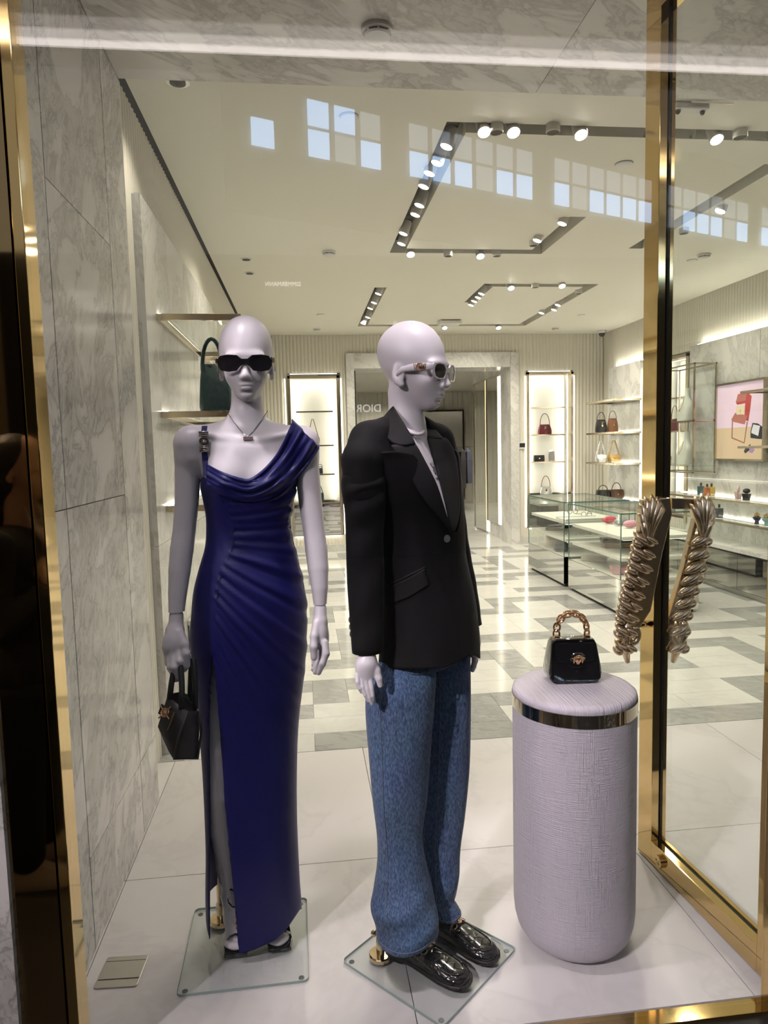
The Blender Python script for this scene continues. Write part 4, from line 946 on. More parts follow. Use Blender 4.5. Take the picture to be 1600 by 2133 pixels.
# hands (the wrists show the fitting joint)
def hand(parent, f, palm, fingers, k=.006):
    for c, r, R in palm: f.ell(c, r, .012, R)
    for pts, rad in fingers: f.chain(pts, rad, k)
    return field_obj('hand', f, M_skin, parent, 1)[0]
f1 = Field((-.47, 1.80, .74), (-.30, 1.99, 1.06), .0022)
f1.chain([pA(367.5, 1283, 1.927), pA(366, 1310, 1.918)], [.0195, .020], .01)
f1.chain([pA(364, 1318, 1.914), pA(362, 1345, 1.905)], [.026, .027], .012); f1.ell(pA(364, 1346, 1.897), (.033, .022, .038), .012)
hand(A, f1, [], [([pA(374, 1318, 1.90), pA(384, 1342, 1.885), pA(387, 1362, 1.875), pA(389, 1386, 1.875)], [.013, .0125, .0115, .0095]),
     ([pA(372, 1358, 1.885), pA(374, 1378, 1.868), pA(383, 1392, 1.882), pA(386, 1386, 1.905)], [.012, .0105, .0095, .008]),
     ([pA(362, 1362, 1.885), pA(363, 1390, 1.862), pA(371, 1408, 1.870), pA(378, 1404, 1.895)], [.012, .0105, .0095, .008]),
     ([pA(354, 1360, 1.895), pA(356, 1390, 1.872), pA(366, 1413, 1.874), pA(375, 1414, 1.895)], [.0115, .010, .0092, .008]),
     ([pA(347, 1354, 1.91), pA(351, 1380, 1.892), pA(361, 1402, 1.89), pA(370, 1409, 1.90)], [.010, .009, .0082, .0072])])
f2 = Field((-.02, 1.82, .74), (.14, 2.0, 1.08), .0022)
f2.chain([pA(667, 1267, 1.931), pA(667, 1290, 1.922)], [.0178, .019], .01); f2.chain([pA(667, 1300, 1.918), pA(668, 1335, 1.908)], [.0205, .021], .012); f2.ell(pA(668, 1325, 1.912), (.021, .028, .036), .012)
hand(A, f2, [], [([pA(659, 1300, 1.905), pA(654.5, 1325, 1.885), pA(653.5, 1348, 1.872), pA(654, 1370, 1.868)], [.0115, .0112, .0105, .0088]),
     ([pA(677, 1340, 1.882), pA(679, 1362, 1.868), pA(672, 1382, 1.862), pA(664, 1401, 1.868)], [.0105, .0098, .0088, .0075]),
     ([pA(675, 1345, 1.90), pA(676, 1368, 1.888), pA(667, 1386, 1.882), pA(657, 1400, 1.886)], [.0105, .0098, .0088, .0075]),
     ([pA(672, 1347, 1.918), pA(671, 1368, 1.908), pA(662, 1384, 1.904), pA(653, 1394, 1.906)], [.010, .0095, .0085, .0072]),
     ([pA(667, 1345, 1.934), pA(665, 1362, 1.926), pA(659, 1376, 1.924), pA(653, 1384, 1.924)], [.009, .0085, .0075, .0065])])
# ---- the dress
M_dress = mat('royal_blue_jersey', (.0085, .0090, .108), .46, spec=.35, sheen=.08, noise=(5, .12))
dn = M_dress.node_tree.nodes['Principled BSDF']; dn.inputs['Sheen Tint'].default_value = (.25, .25, .9, 1); dn.inputs['Sheen Roughness'].default_value = .35
EDG = [(968, 430, 606), (985, 426, 618), (1010, 419, 618), (1040, 424, 612), (1070, 429.5, 606), (1100, 431, 604.5), (1139, 428.6, 613.6), (1187, 415.5, 625.5), (1231, 405, 635), (1284, 400, 639), (1326, 397.6, 638.5), (1383, 402, 635.5), (1441, 411, 628), (1500, 416, 621.5), (1546, 419, 619), (1620, 424, 617.5), (1700, 428, 618), (1780, 430.5, 621), (1840, 430, 624), (1880, 430, 627), (1990, 434, 631)]
DEP = [(968, .094), (1000, .104), (1040, .094), (1110, .080), (1187, .095), (1284, .112), (1383, .108), (1546, .098), (1700, .098), (1850, .105), (1990, .11)]
SEAM = [(968, 452), (1000, 447), (1030, 455), (1060, 472), (1090, 484), (1120, 487), (1150, 482), (1180, 468), (1210, 457), (1250, 452), (1330, 450), (1400, 447), (1990, 440)]
NCK = [(400, 1004), (432, 968), (445, 974), (475, 985), (500, 993), (515, 997), (530, 1000), (545, 1002), (560, 1000), (590, 996), (606, 990), (640, 992)]
HEM = [(400, 1880), (430, 1890), (438, 1930), (447, 1958), (448, 1958), (449, 1990), (508, 1988), (532, 1979), (573, 1959), (598, 1937), (628, 1894), (660, 1890)]
_ph = [random.random() * 6.28 for _ in range(9)]
def folds(px, py):
    (sx,) = smooth_tab([(a, b) for a, b in SEAM], py); u = (px - sx) / 165.0
    if u <= 0: return 0.0
    uu = min(u, 1.15)
    if py > 1120: ys = 1120 + (py - 1120) / (1 + 1.55 * uu)
    else: ys = 1120 + (py - 1120 - 22 * math.sin(PI * min(uu, 1)) * max(0, min(1, (1060 - py) / 60))) / (1 + .75 * uu * uu)
    fr = .40 if py < 1120 else .36
    f = math.sin(ys * fr + _ph[0]) + .6 * math.sin(ys * fr * 1.73 + _ph[1]) + .5 * math.sin(ys * fr * .57 + _ph[2] + 2.0 * uu)
    f = (abs(f / 2.1) ** .8) * (1 if f > 0 else -1)
    amp = .0042 * min(1, u / .06) * (1 if py < 1240 else max(0.0, 1 - (py - 1240) / 330))
    if py < 1060: amp *= 1.5
    return amp * f
NT, NZ = 200, 190
rows_ = [968 + (1990 - 968) * (k / NZ) for k in range(NZ + 1)]
def ring_pt(px_t, py, off=0.0, back=False, th=None):
    (l, r) = smooth_tab(EDG, py); (b,) = smooth_tab(DEP, py)
    c = (l + r) / 2; a = (r - l) / 2
    X = c + a * math.copysign(abs(math.cos(th)) ** .92, math.cos(th))
    dy = -b * math.copysign(abs(math.sin(th)) ** .92, math.sin(th))         # th = +90deg faces the window
    # bust: two soft swells in front
    if math.sin(th) > 0:
        for bx in (470, 565): dy -= .018 * math.exp(-((X - bx) / 26) ** 2 - ((py - 1008) / 28) ** 2)
    f = folds(X, py) if math.sin(th) > -.1 else 0
    nx, ny = math.cos(th), -math.sin(th)
    p = at_y(X, py, YA + .015)
    Yz = YA + .015 + min(0, dy)
    return Vector((p.x + nx * (f + off), YA + .015 + dy + ny * (f + off), at_y(X, py, Yz).z)), X
def slit_edges(py):
    return 450 - 7 * min(1, (py - 1352) / 150), lerp_tab([(1352, 450), (1402, 457.5), (1480, 464), (1572, 471), (1680, 478), (1750, 485), (1817, 492), (1907, 501), (1990, 508)], py)[0]
def in_slit(X, py):
    if py < 1352: return False
    l, r = slit_edges(py); return l < X < r
V = []; Fc = []; ok = []
zpx = []
for k, py0 in enumerate(rows_):
    for j in range(NT):
        th = 2 * PI * j / NT
        (l, r) = smooth_tab(EDG, 1000 if k < 3 else py0); Xe = (l + r) / 2 + (r - l) / 2 * math.cos(th)
        front = math.sin(th) > 0
        top = lerp_tab(NCK, Xe)[0] if front else 985
        bot = lerp_tab(HEM, Xe)[0] if front else 1862 + 10 * abs(math.cos(th))
        t_ = k / NZ
        py = top + (bot - top) * t_
        p, X = ring_pt(0, py, 0.0, th=th)
        if front and py > 1352:                   # line the cloth edge up with the slit
            for e_ in slit_edges(py):
                if abs(X - e_) < 2.0: p.x += (e_ - X) * SA; X = e_; break
        if t_ > .93: pass
        V.append(p); zpx.append((X, py, front))
nP = []
for k in range(NZ):
    for j in range(NT):
        a, b, c, d = k * NT + j, k * NT + (j + 1) % NT, (k + 1) * NT + (j + 1) % NT, (k + 1) * NT + j
        if zpx[a][2] and in_slit(sum(zpx[q][0] for q in (a, b, c, d)) / 4, sum(zpx[q][1] for q in (a, b, c, d)) / 4): continue
        Fc.append((a, b, c, d))
dress = obj('dress', (V, Fc), M_dress, A, smooth=True, solid=.003)
bvhD = BVHTree.FromPolygons(V, Fc)
def on_surface(bvhs, px, py, off, fallback):
    d = Vector(ray(px, py)).normalized(); best = None
    for b in bvhs:
        h = b.ray_cast(Vector((0, 0, EYE)), d, 10)
        if h[0] is not None and (best is None or h[3] < best[3]): best = h
    if best is None: return at_y(px, py, fallback), None
    return best[0] - d * off, best[1]
# draped cowl swept from the bust up over one shoulder and down the back
NK = [(0, 430, 966), (.18, 470, 986), (.36, 512, 999), (.50, 540, 985), (.64, 568, 956), (.78, 589, 922), (.90, 602, 893), (1, 608, 880)]
OT = [(0, 430, 1012), (.18, 470, 1034), (.36, 520, 1046), (.50, 566, 1036), (.64, 604, 1010), (.78, 634, 978), (.90, 655, 950), (1, 665, 934)]
SS, TT = 56, 40; Vd = []
for i in range(SS + 1):
    s_ = i / SS; n_ = smooth_tab(NK, s_); o_ = smooth_tab(OT, s_)
    for j in range(TT + 1):
        t_ = j / TT
        px = n_[0] + (o_[0] - n_[0]) * t_; py = n_[1] + (o_[1] - n_[1]) * t_
        p, _n = on_surface([bvhA, bvhD], px, py, .0, 1.975)
        Vd.append([p.x, p.y, p.z, s_, t_])
# smooth the drape depth so that it hangs between the high points
D = np.array([q[1] for q in Vd]).reshape(SS + 1, TT + 1)
for _ in range(14):
    Dp = np.pad(D, 1, mode='edge'); Dm = (Dp[:-2, 1:-1] + Dp[2:, 1:-1] + Dp[1:-1, :-2] + Dp[1:-1, 2:]) / 4; D = np.minimum(D, Dm) * .8 + .2 * Dm
Vf = []
for q, y in zip(Vd, D.ravel()):
    s_, t_ = q[3], q[4]
    wv = math.sin(t_ * 15 + 2.2 * s_ + .8) + .55 * math.sin(t_ * 27 - 3 * s_ + 2)
    edge = min(1, t_ / .1) * min(1, (1 - t_) / .08 + .2)
    off = .007 + .0042 * wv * edge * min(1, .45 + s_)
    k = (y - off) / q[1]
    Vf.append(Vector((q[0] * k, y - off, EYE + (q[2] - EYE) * k)))
rowB = []
for j in range(TT + 1):                           # over the shoulder and down behind
    top = Vf[SS * (TT + 1) + j]
    for k, (dy, dz) in enumerate(((.022, .010), (.05, .006), (.075, -.03), (.085, -.09), (.085, -.16))):
        rowB.append((k, top + Vector((-.010 * k * (j / TT) , dy, dz))))
Vf2 = list(Vf); base = len(Vf2)
for k in range(5): Vf2 += [p for kk, p in rowB if kk == k]
Fd = []
for i in range(SS + 5):
    for j in range(TT): Fd.append((i * (TT + 1) + j, i * (TT + 1) + j + 1, (i + 1) * (TT + 1) + j + 1, (i + 1) * (TT + 1) + j))
obj('shoulder_drape', (Vf2, Fd), M_dress, dress, smooth=True, solid=.003)
# strap with the silver buckle
stp = []
for py, c, wd in ((888, 426, 11), (900, 425, 11), (915, 425, 11), (930, 425, 11), (945, 426, 11), (960, 428, 13), (975, 430, 15), (992, 431, 16)):
    p, _n = on_surface([bvhA, bvhD], c, py, .005, 1.97); stp.append((p, wd * SA * .5))
stp = [(stp[0][0] + Vector((0, .06, -.02)), stp[0][1]), (stp[0][0] + Vector((0, .025, .006)), stp[0][1])] + stp
strap = obj('strap', loft([[(p.x - w2, p.y, p.z), (p.x + w2, p.y, p.z), (p.x + w2, p.y + .003, p.z), (p.x - w2, p.y + .003, p.z)] for p, w2 in stp]), M_dress, dress)
M_pewter = mat('antique_silver', (.48, .43, .42), .25, 1)
pb_, _n = on_surface([bvhA], 425, 920, .010, 1.96); Rb = Matrix.Rotation(PI / 2, 4, 'X')
def emblem(center, R, Mrot, m, parent, name='emblem_medallion'):
    """round medallion: rim, Greek-key ring of studs and a rayed face in relief"""
    gs_ = [torus(R, R * .13, (0, 0, 0), None, 24, 8), torus(R * .72, R * .07, (0, 0, 0), None, 24, 6), lathe([(R * .95, -R * .1), (R * .95, 0), (.001, R * .02)], 24), ellipsoid((0, -R * .05, R * .08), (R * .28, R * .36, R * .2), 12, 8)]
    for k in range(9):
        a = PI * (k / 8) * 1.3 - .15 * PI; gs_.append(ellipsoid((R * .42 * math.cos(a), R * .42 * math.sin(a), R * .08), (R * .15, R * .11, R * .11), 8, 6))
    g = join(*gs_); T = Matrix.Translation(Vector(center)) @ Mrot
    return obj(name, xf(g, T), m, parent, smooth=True, ang=50)
bk = emblem(pb_, .0125, Rb, M_pewter, strap, 'buckle')
for dz in (.022, -.022):
    obj('buckle_bar', join(*[tube([(pb_.x - .013, pb_.y, pb_.z + dz * q), (pb_.x + .013, pb_.y, pb_.z + dz * q)], .0025, 8) for q in (.75, 1.0, 1.2)]), M_pewter, strap, smooth=True)
# curved princess seam
sm = []
for py, c in SEAM[1:11]:
    p, _n = on_surface([bvhD], c, py, .0006, 1.9); sm.append(p)
obj('seam_line', tube(sm, .0012, 6), mat('navy_thread', (.006, .006, .05), .6), dress, smooth=True)
# ---- necklace (rests on the chest)
nk = []
for k in range(25):
    t_ = k / 24; px = 471 + (558 - 471) * t_; py = 855 + 54 * (1 - abs(2 * t_ - 1) ** 1.25)
    p, _n = on_surface([bvhA], px, py, .0025, 1.95); nk.append(p)
N_ = thing('necklace', 'thin silver chain necklace with a flat bar pendant on the blue-dress mannequin', 'necklace', nk[12])
obj('chain', tube(nk, .0011, 6), M_chrome, N_)
cpt, _n = on_surface([bvhA], 517, 913, .005, 1.93)
obj('bar_pendant', box(cpt.x - .013, cpt.x + .013, cpt.y - .002, cpt.y + .002, cpt.z - .0055, cpt.z + .0055), mat('rosy_silver', (.66, .52, .52), .3, .8), N_, bevel=.001)
# ---- base plate, rod
M_plate = thin_glass('base_plate_glass', (.97, .985, .98), 1.5, .8)
def base_plate(parent, cx, cy, half, rz, rod_p, rod_top, tip):
    Mx = Matrix.Translation((cx, cy, 0)) @ Matrix.Rotation(rz, 4, 'Z')
    pl = rect_poly(2 * half, 2 * half, .015, 5)
    b = obj('glass_base', xf(prism(pl, .001, .009, 'z'), Mx), M_plate, parent)
    obj('edge', xf(loft([[(x * s, y * s, z) for x, y in pl] for s, z in ((.9965, .0015), (1.001, .0015), (1.001, .0085), (.9965, .0085), (.9965, .0015))], False), Mx), mat('plate_green_edge', (.36, .46, .44), .1), b)
    for sx in (-1, 1):
        for sy in (-1, 1): obj('rubber_pad', xf(lathe([(.008, 0), (.008, .001)], 12, (sx * (half - .02), sy * (half - .02), 0)), Mx), mat('grey_rubber', (.3, .3, .3), .6), b)
    r = obj('support_rod', lathe([(.033, .010), (.033, .020), (.030, .023), (.012, .024), (.012, .07), (.0085, .072), (.0085, rod_top)], 24, rod_p), mat('pale_gold_metal', (.78, .62, .40), .12, 1), parent, smooth=True, ang=35)
    obj('thumb_screw', join(tube([(rod_p[0], rod_p[1], .10), tip], .003, 8), ellipsoid(tip, (.009, .009, .009), 10, 7)), mat('pale_gold_metal'), r, smooth=True)
base_plate(A, -.214, 1.966, .1775, .01, (-.304, 2.064, 0), .30, (-.283, 2.05, .105))
# ---- high heeled sandals
def sandal(label, sole_pts, heel_p, straps, orn, bar=True):
    t = thing('heeled_sandal', label, 'sandal', sole_pts[0][0], 'heeled sandals of the mannequin')
    rr = []
    for p, wd in sole_pts: rr.append([(p[0] - wd, p[1], p[2]), (p[0] + wd, p[1], p[2]), (p[0] + wd * .95, p[1], p[2] + .012), (p[0] - wd * .95, p[1], p[2] + .012)])
    obj('platform_sole', loft(rr), mat('black_patent_leather', (.008, .008, .009), .08, coat=1), t, bevel=.002)
    obj('heel', tube([heel_p, (heel_p[0], heel_p[1] - .012, .010)], [.016, .008], 8), mat('black_patent_leather'), t)
    for s_ in straps: obj('strap', tube(s_, .0035, 8, .002), mat('black_patent_leather'), t, smooth=True)
    for k, p in enumerate(orn):
        obj('chevron_ornament', join(tube([(p[0] - .009, p[1], p[2] + .012), p, (p[0] + .009, p[1], p[2] + .012)], .0022, 6)), M_rosegold, t)
    return t
q1 = pA(491, 1980, 1.91)
sandal('black sandal with gold chevrons below the dress slit', [((q1[0], 1.900, .0125), .034), ((q1[0] - .001, 1.935, .0125), .038), ((q1[0] - .003, 1.985, .045), .027), ((q1[0] - .006, 2.04, .088), .023)], (q1[0] - .007, 2.038, .09),
       [[tuple(pA(470, 1962, 1.94)), tuple(pA(478, 1952, 1.922)), tuple(pA(490, 1946, 1.914)), tuple(pA(510, 1949, 1.93))], [tuple(pA(473, 1848, 2.0)), tuple(pA(480, 1853, 1.975)), tuple(pA(489, 1855, 1.97)), tuple(pA(496, 1853, 1.98))],
        [tuple(pA(473, 1858, 2.0)), tuple(pA(476, 1880, 1.965)), tuple(pA(484, 1889, 1.945)), tuple(pA(494, 1890, 1.945))], [tuple(pA(488, 1856, 1.968)), tuple(pA(493, 1880, 1.94)), tuple(pA(496, 1910, 1.945)), tuple(pA(497, 1946, 1.914))]],
       [tuple(pA(497, 1906 + 11 * k, 1.942 - .009 * k)) for k in range(4)])
q2 = pA(583, 1974, 1.915)
sandal('black sandal tip peeking from under the hem of the blue dress', [((q2[0], 1.905, .0125), .034), ((q2[0] - .001, 1.94, .0125), .038), ((q2[0] - .003, 1.99, .045), .027), ((q2[0] - .006, 2.045, .088), .023)], (q2[0] - .007, 2.043, .09), [[tuple(pA(562, 1955, 1.94)), tuple(pA(573, 1942, 1.922)), tuple(pA(590, 1938, 1.918)), tuple(pA(606, 1944, 1.945))]], [])
# ---- sunglasses
M_lensdark = mat('dark_lens', (.012, .010, .014), .06, coat=.4)
def sunglasses(label, C, fwd, sc, mf, med_m, up=(0, 0, 1), tilt=0):
    """angular oval frames; C is the bridge point"""
    fw = Vector(fwd).normalized(); u_ = Vector(up); u_ = (u_ - fw * fw.dot(u_)).normalized(); r_ = fw.cross(u_)
    B = Matrix((( r_.x, fw.x, u_.x), (r_.y, fw.y, u_.y), (r_.z, fw.z, u_.z)))      # columns: right, forward, up
    t = thing('sunglasses', label, 'sunglasses', C, rot=B)
    fo = [(-.0715, .006), (-.066, .016), (-.045, .019), (-.020, .0175), (-.0085, .0095)]
    out = [(x, z) for x, z in fo] + [(-x, z) for x, z in reversed(fo)] + [(.0725, -.004), (.064, -.0155), (.044, -.0185), (.022, -.0165), (.012, -.007), (0, -.0005), (-.012, -.007), (-.022, -.0165), (-.044, -.0185), (-.064, -.0155), (-.0725, -.004)]
    lens0 = [(-.0600, .005), (-.054, .0115), (-.042, .0135), (-.024, .012), (-.0155, .004), (-.018, -.006), (-.026, -.0125), (-.044, -.0135), (-.056, -.0105), (-.0605, -.002)]
    lens = [(-.038 + (x + .038) * 1.12, z * 1.12) for x, z in lens0]
    def bend(x): return -.10 * (x * sc) * (x * sc) / .0715 * 6 / sc * .1 * 10 if False else -(abs(x) ** 1.8) * 1.35
    bm = bmesh.new()
    zs_ = 1.22
    def loop(pts, y): return [bm.verts.new((x * sc, (y + bend(x)) * sc, z * sc * zs_)) for x, z in pts]
    rings = []
    for y in (.0, .0055):
        o_ = loop(out, y); a_ = loop(lens, y); b_ = loop([(-x, z) for x, z in reversed(lens)], y)
        es = []
        for lp in (o_, a_, b_):
            es += [bm.edges.new((lp[i], lp[(i + 1) % len(lp)])) for i in range(len(lp))]
        bmesh.ops.triangle_fill(bm, use_beauty=True, edges=es); rings.append((o_, a_, b_))
    for p, q in zip(*rings):
        for i in range(len(p)): bm.faces.new((p[i], p[(i + 1) % len(p)], q[(i + 1) % len(p)], q[i]))
    # drop the faces that fill the lens holes
    def pip(x, z, poly):
        c = False
        for (x1, z1), (x2, z2) in zip(poly, poly[1:] + poly[:1]):
            if (z1 > z) != (z2 > z) and x < (x2 - x1) * (z - z1) / (z2 - z1) + x1: c = not c
        return c
    kill = []
    for f_ in bm.faces:
        c = f_.calc_center_median() / sc; c.z /= zs_
        if len(f_.verts) == 3 and (pip(c.x, c.z, lens) or pip(-c.x, c.z, lens)): kill.append(f_)
    bmesh.ops.delete(bm, geom=kill, context='FACES')
    bmesh.ops.recalc_face_normals(bm, faces=bm.faces)
    me = bpy.data.meshes.new('frame'); bm.to_mesh(me); bm.free(); me.materials.append(mf)
    fr = bpy.data.objects.new('frame', me); COL.objects.link(fr); fr.parent = t; WM[fr.name] = world_of(t)
    bv = fr.modifiers.new('bevel', 'BEVEL'); bv.width = .0009; bv.segments = 2; bv.limit_method = 'ANGLE'
    for s in (-1, 1):
        obj('lens', ([((s * x) * sc, (y + bend(x)) * sc, z * sc * zs_) for y in (.0015, .004) for x, z in lens], [tuple(range(10)), tuple(range(10, 20))] + [(i, (i + 1) % 10, (i + 1) % 10 + 10, i + 10) for i in range(10)]), M_lensdark, t, local=True)
        tp = [(s * .0705, -.006, .009), (s * .0745, -.02, .009), (s * .077, -.06, .008), (s * .079, -.092, .004), (s * .079, -.108, -.012)]
        tb = obj('temple', tube([tuple(Vector(p) * sc) for p in tp], [.0085 * sc, .0095 * sc, .0100 * sc, .007 * sc, .004 * sc], 10, [.0022 * sc] * 5), mf, t, local=True, smooth=True)
        Md = Matrix.Rotation(s * PI / 2, 4, 'Y')
        cm = Vector((s * .0785, -.040, .009)) * sc
        e = join(xf(torus(.0092 * sc, .0018 * sc, (0, 0, 0), None, 20, 6), Matrix.Translation(cm) @ Md), xf(ellipsoid((0, 0, 0), (.0058 * sc, .0062 * sc, .003 * sc), 10, 6), Matrix.Translation(cm) @ Md),
                 *[tube([tuple(Vector((s * .0785, -.040 + d, .009 + h_)) * sc) for d, h_ in pr], .0011 * sc, 6) for pr in ([(.010, -.008), (.013, .008)], [(.014, -.008), (.017, .008)], [(-.010, -.008), (-.013, .008)], [(-.014, -.008), (-.018, .008)])])
        ob = obj('gold_medallion', e, med_m, tb, local=True, smooth=True)
    return t
gA = WA(0, .101, -.017)
sunglasses('black angular sunglasses on the mannequin in the blue dress', gA, (.03, -1, -.04), .985, mat('black_acetate', (.010, .009, .010), .12, coat=.6), M_gold)
# ---- black tote held in the hand
HB = thing('leather_tote', 'black leather tote with gold emblem hanging from the mannequin hand', 'handbag', pA(378, 1580, 1.87))
M_hb = mat('matte_black_calf', (.022, .022, .022), .45, bump=(90, .12, .0006)); M_hb2 = mat('black_lining', (.008, .008, .008), .8)
hq = lambda px, py, Y: Vector(pA(px, py, Y))
FT = [hq(345, 1448, 1.845), hq(391, 1483, 1.815), hq(321, 1512, 1.835), hq(354, 1572, 1.80)]       # front face: top-left, top-right, left bulge, bottom-right
top = [hq(345, 1447, 1.85), hq(391, 1482, 1.81), hq(414, 1481, 1.86), hq(384, 1440, 1.905)]
mid = [hq(322, 1510, 1.845), hq(374, 1530, 1.79), hq(420, 1520, 1.86), hq(384, 1490, 1.92)]
bot = [hq(357, 1574, 1.83), hq(362, 1580, 1.80), hq(412, 1580, 1.855), hq(405, 1572, 1.90)]
bot[0] = hq(350, 1560, 1.845)
g_ = [[top[k] for k in range(4)], [mid[k] for k in range(4)], [bot[k] for k in range(4)]]
def ring8(q, r=.16):
    out = []
    for k in range(4):
        a, b, c = q[k - 1], q[k], q[(k + 1) % 4]
        out += [b + (a - b) * r, b + (c - b) * r]
    return out
def midq(q1_, q2_, t_): return [a + (b - a) * t_ for a, b in zip(q1_, q2_)]
hbr = [ring8(q) for q in (top, midq(top, mid, .5), mid, midq(mid, bot, .5), bot)]
obj('body', (loft(hbr, caps=False)[0], loft(hbr, caps=False)[1] + [tuple(range(39, 31, -1))]), M_hb, HB, smooth=True, solid=.004, ang=60)
inn = [q + Vector((0, 0, -.012)) for q in ring8(top)]
obj('lining', ([p for p in inn], [tuple(range(8))]), M_hb2, HB)
obj('gusset_piping', tube([top[1], midq(top, mid, .5)[1], mid[1], midq(mid, bot, .5)[1], bot[1], bot[2], mid[2], top[2]], .0035, 8), M_hb, HB, smooth=True)
fcn = (mid[1] - top[1]).cross(top[0] - top[1]).normalized()
if fcn.y > 0: fcn = -fcn
bl = [top[0] * .98 + mid[0] * .02, top[1] * .98 + mid[1] * .02]
def onf(u, v): return (top[0] * (1 - u) + top[1] * u) * (1 - v) + (mid[0] * (1 - u) + mid[1] * u) * v
belt = [onf(.02, .30), onf(.55, .34), onf(.55, .66), onf(.02, .62)]
obj('belt_tab', ([p + fcn * .003 for p in belt] + [p + fcn * .007 for p in belt], [(0, 1, 2, 3), (7, 6, 5, 4), (0, 4, 5, 1), (1, 5, 6, 2), (2, 6, 7, 3), (3, 7, 4, 0)]), mat('brown_black_leather', (.035, .026, .022), .45), HB)
obj('gold_bar', tube([onf(.60, .28) + fcn * .008, onf(.58, 1.0) + fcn * .008], .0022, 8), M_rosegold, HB)
ec = onf(.28, .48) + fcn * .010
Rm = fcn.to_track_quat('Z', 'Y').to_matrix().to_4x4()
emblem(ec, .011, Rm, M_rosegold, HB, 'emblem')
obj('emblem_arm', join(*[tube([ec + Rm.to_3x3() @ Vector((math.cos(a) * .010, math.sin(a) * .010, 0)), ec + Rm.to_3x3() @ Vector((math.cos(a) * .022, math.sin(a) * .022, 0))], .0018, 6) for a in (.8, 2.3, 3.9, 5.5)]), M_rosegold, HB)
for k, (a, b, tp_) in enumerate(((hq(353, 1458, 1.842), hq(378, 1476, 1.818), (372, 1378, 1.872)), (hq(396, 1462, 1.90), hq(407, 1476, 1.865), (402, 1375, 1.895)))):
    c = hq(*tp_)
    pth = []
    for i in range(17):
        u = i / 16; ww = math.sin(PI * u) ** .55
        pth.append(a * (1 - u) + b * u + (c - (a + b) / 2) * ww)
    obj('handle', tube(pth, .0078, 10), M_hb, HB, smooth=True)
# ================================================================== MANNEQUIN IN THE BLACK BLAZER
YBm = 1.85
fB_ = Vector((.735, -.68, 0)).normalized(); sB = Vector((.68, .735, 0)).normalized()      # facing, side
B = thing('mannequin', 'bald white mannequin in a black blazer and wide blue jeans', 'mannequin', (.30, 1.86, 0))
def pB(px, py, Y=YBm): return np.array(at_y(px, py, Y))
hB = pB(863, 766, 1.855); hd = Vector((math.sin(math.radians(54)), -math.cos(math.radians(54)), -.03))
fb = Field((.06, 1.66, 1.30), (.56, 2.06, 1.80), .0034)
WB = head_prims(fb, hB, hd, .935)
fb.cone(WB(0, -.032, -.07), pB(848, 905, 1.875), .0445, .045, .02); fb.cone(pB(847, 890, 1.875), pB(845, 960, 1.87), .045, .085, .035)
cB = Vector(pB(835, 960, 1.87))
for s_ in (-1, 1): fb.cone(tuple(cB + sB * .05 * s_ + Vector((0, 0, .01))), tuple(cB + sB * .15 * s_ + Vector((0, 0, -.02))), .05, .04, .03)
fb.ell(tuple(cB + Vector((0, 0, -.06))), (.08, .08, .07), .03)
field_obj('body', fb, M_skin, B, 2)
# ---- blazer: rings of an oval turned towards the facing direction
M_blz = mat('black_wool_suiting', (.0065, .0060, .0070), .75, spec=.2, sheen=.03, noise=(60, .35))
RE = [(900, 905), (915, 950), (935, 955), (960, 957), (1000, 959), (1040, 961), (1080, 964), (1120, 966), (1160, 968), (1200, 976), (1240, 985), (1280, 991), (1330, 995), (1380, 996)]       # right outline of the torso
WD = [(895, .135, .070), (915, .160, .085), (960, .152, .102), (1020, .142, .112), (1080, .131, .108), (1140, .134, .108), (1200, .142, .113), (1280, .149, .119), (1380, .154, .125)]     # half width, half depth
def blz_c(py):
    (r,) = smooth_tab(RE, max(py, 915)); a, d = smooth_tab(WD, py)
    ext = math.sqrt((a * sB.x) ** 2 + (d * fB_.x) ** 2)
    Yr = YBm + .010
    X = at_y(r, py, Yr).x - ext
    return Vector((X, Yr - .005, at_y(r, py, Yr).z)), a, d
NTb, NZb = 160, 120
FRONT = math.atan2(0, 1)
def blz_pt(th, py, off=0.0):
    """th = 0 faces forward (fB_), +90 deg is her left side"""
    c, a, d = blz_c(py)
    v = fB_ * ((d + off) * math.copysign(abs(math.cos(th)) ** .9, math.cos(th))) + sB * ((a + off) * math.copysign(abs(math.sin(th)) ** .9, math.sin(th)))
    return c + v
V, Fc = [], []
for k in range(NZb + 1):
    t_ = k / NZb
    for j in range(NTb):
        th = -PI + 2 * PI * j / NTb; a_ = abs(th)
        # V opening in front, shoulders at the sides, nape behind
        top = lerp_tab([(0, 1112), (.10, 1100), (.42, 1012), (.75, 945), (1.1, 938), (1.57, 940), (2.2, 925), (PI, 900)], a_)[0]
        bot = 1379 - (18 * max(0, 1 - a_ / .55) if a_ < .55 else 0) + 0 * th
        py = top + (bot - top) * t_
        p = blz_pt(th, py)
        z = p.z
        if py < 925:                              # slope the shoulders in towards the neck
            c, a, d = blz_c(py); k2 = (925 - py) / 45; p = p + (c - p) * min(.8, k2 * .42)
        p.z = at_y(860, py, min(YBm + .005, YBm + .005 + .6 * (p.y - YBm - .005))).z
        p = p + (p - blz_c(py)[0]).normalized() * (.0016 * math.sin(9 * th + py * .02) * max(0, (py - 1180) / 200))
        V.append(p)
for k in range(NZb):
    for j in range(NTb): Fc.append((k * NTb + j, k * NTb + (j + 1) % NTb, (k + 1) * NTb + (j + 1) % NTb, (k + 1) * NTb + j))
blz = obj('blazer', (V, Fc), M_blz, B, smooth=True, solid=.005)
bvhB = BVHTree.FromPolygons(V, Fc)
fs = Field((.04, 1.62, 1.18), (.56, 2.10, 1.58), .0042)
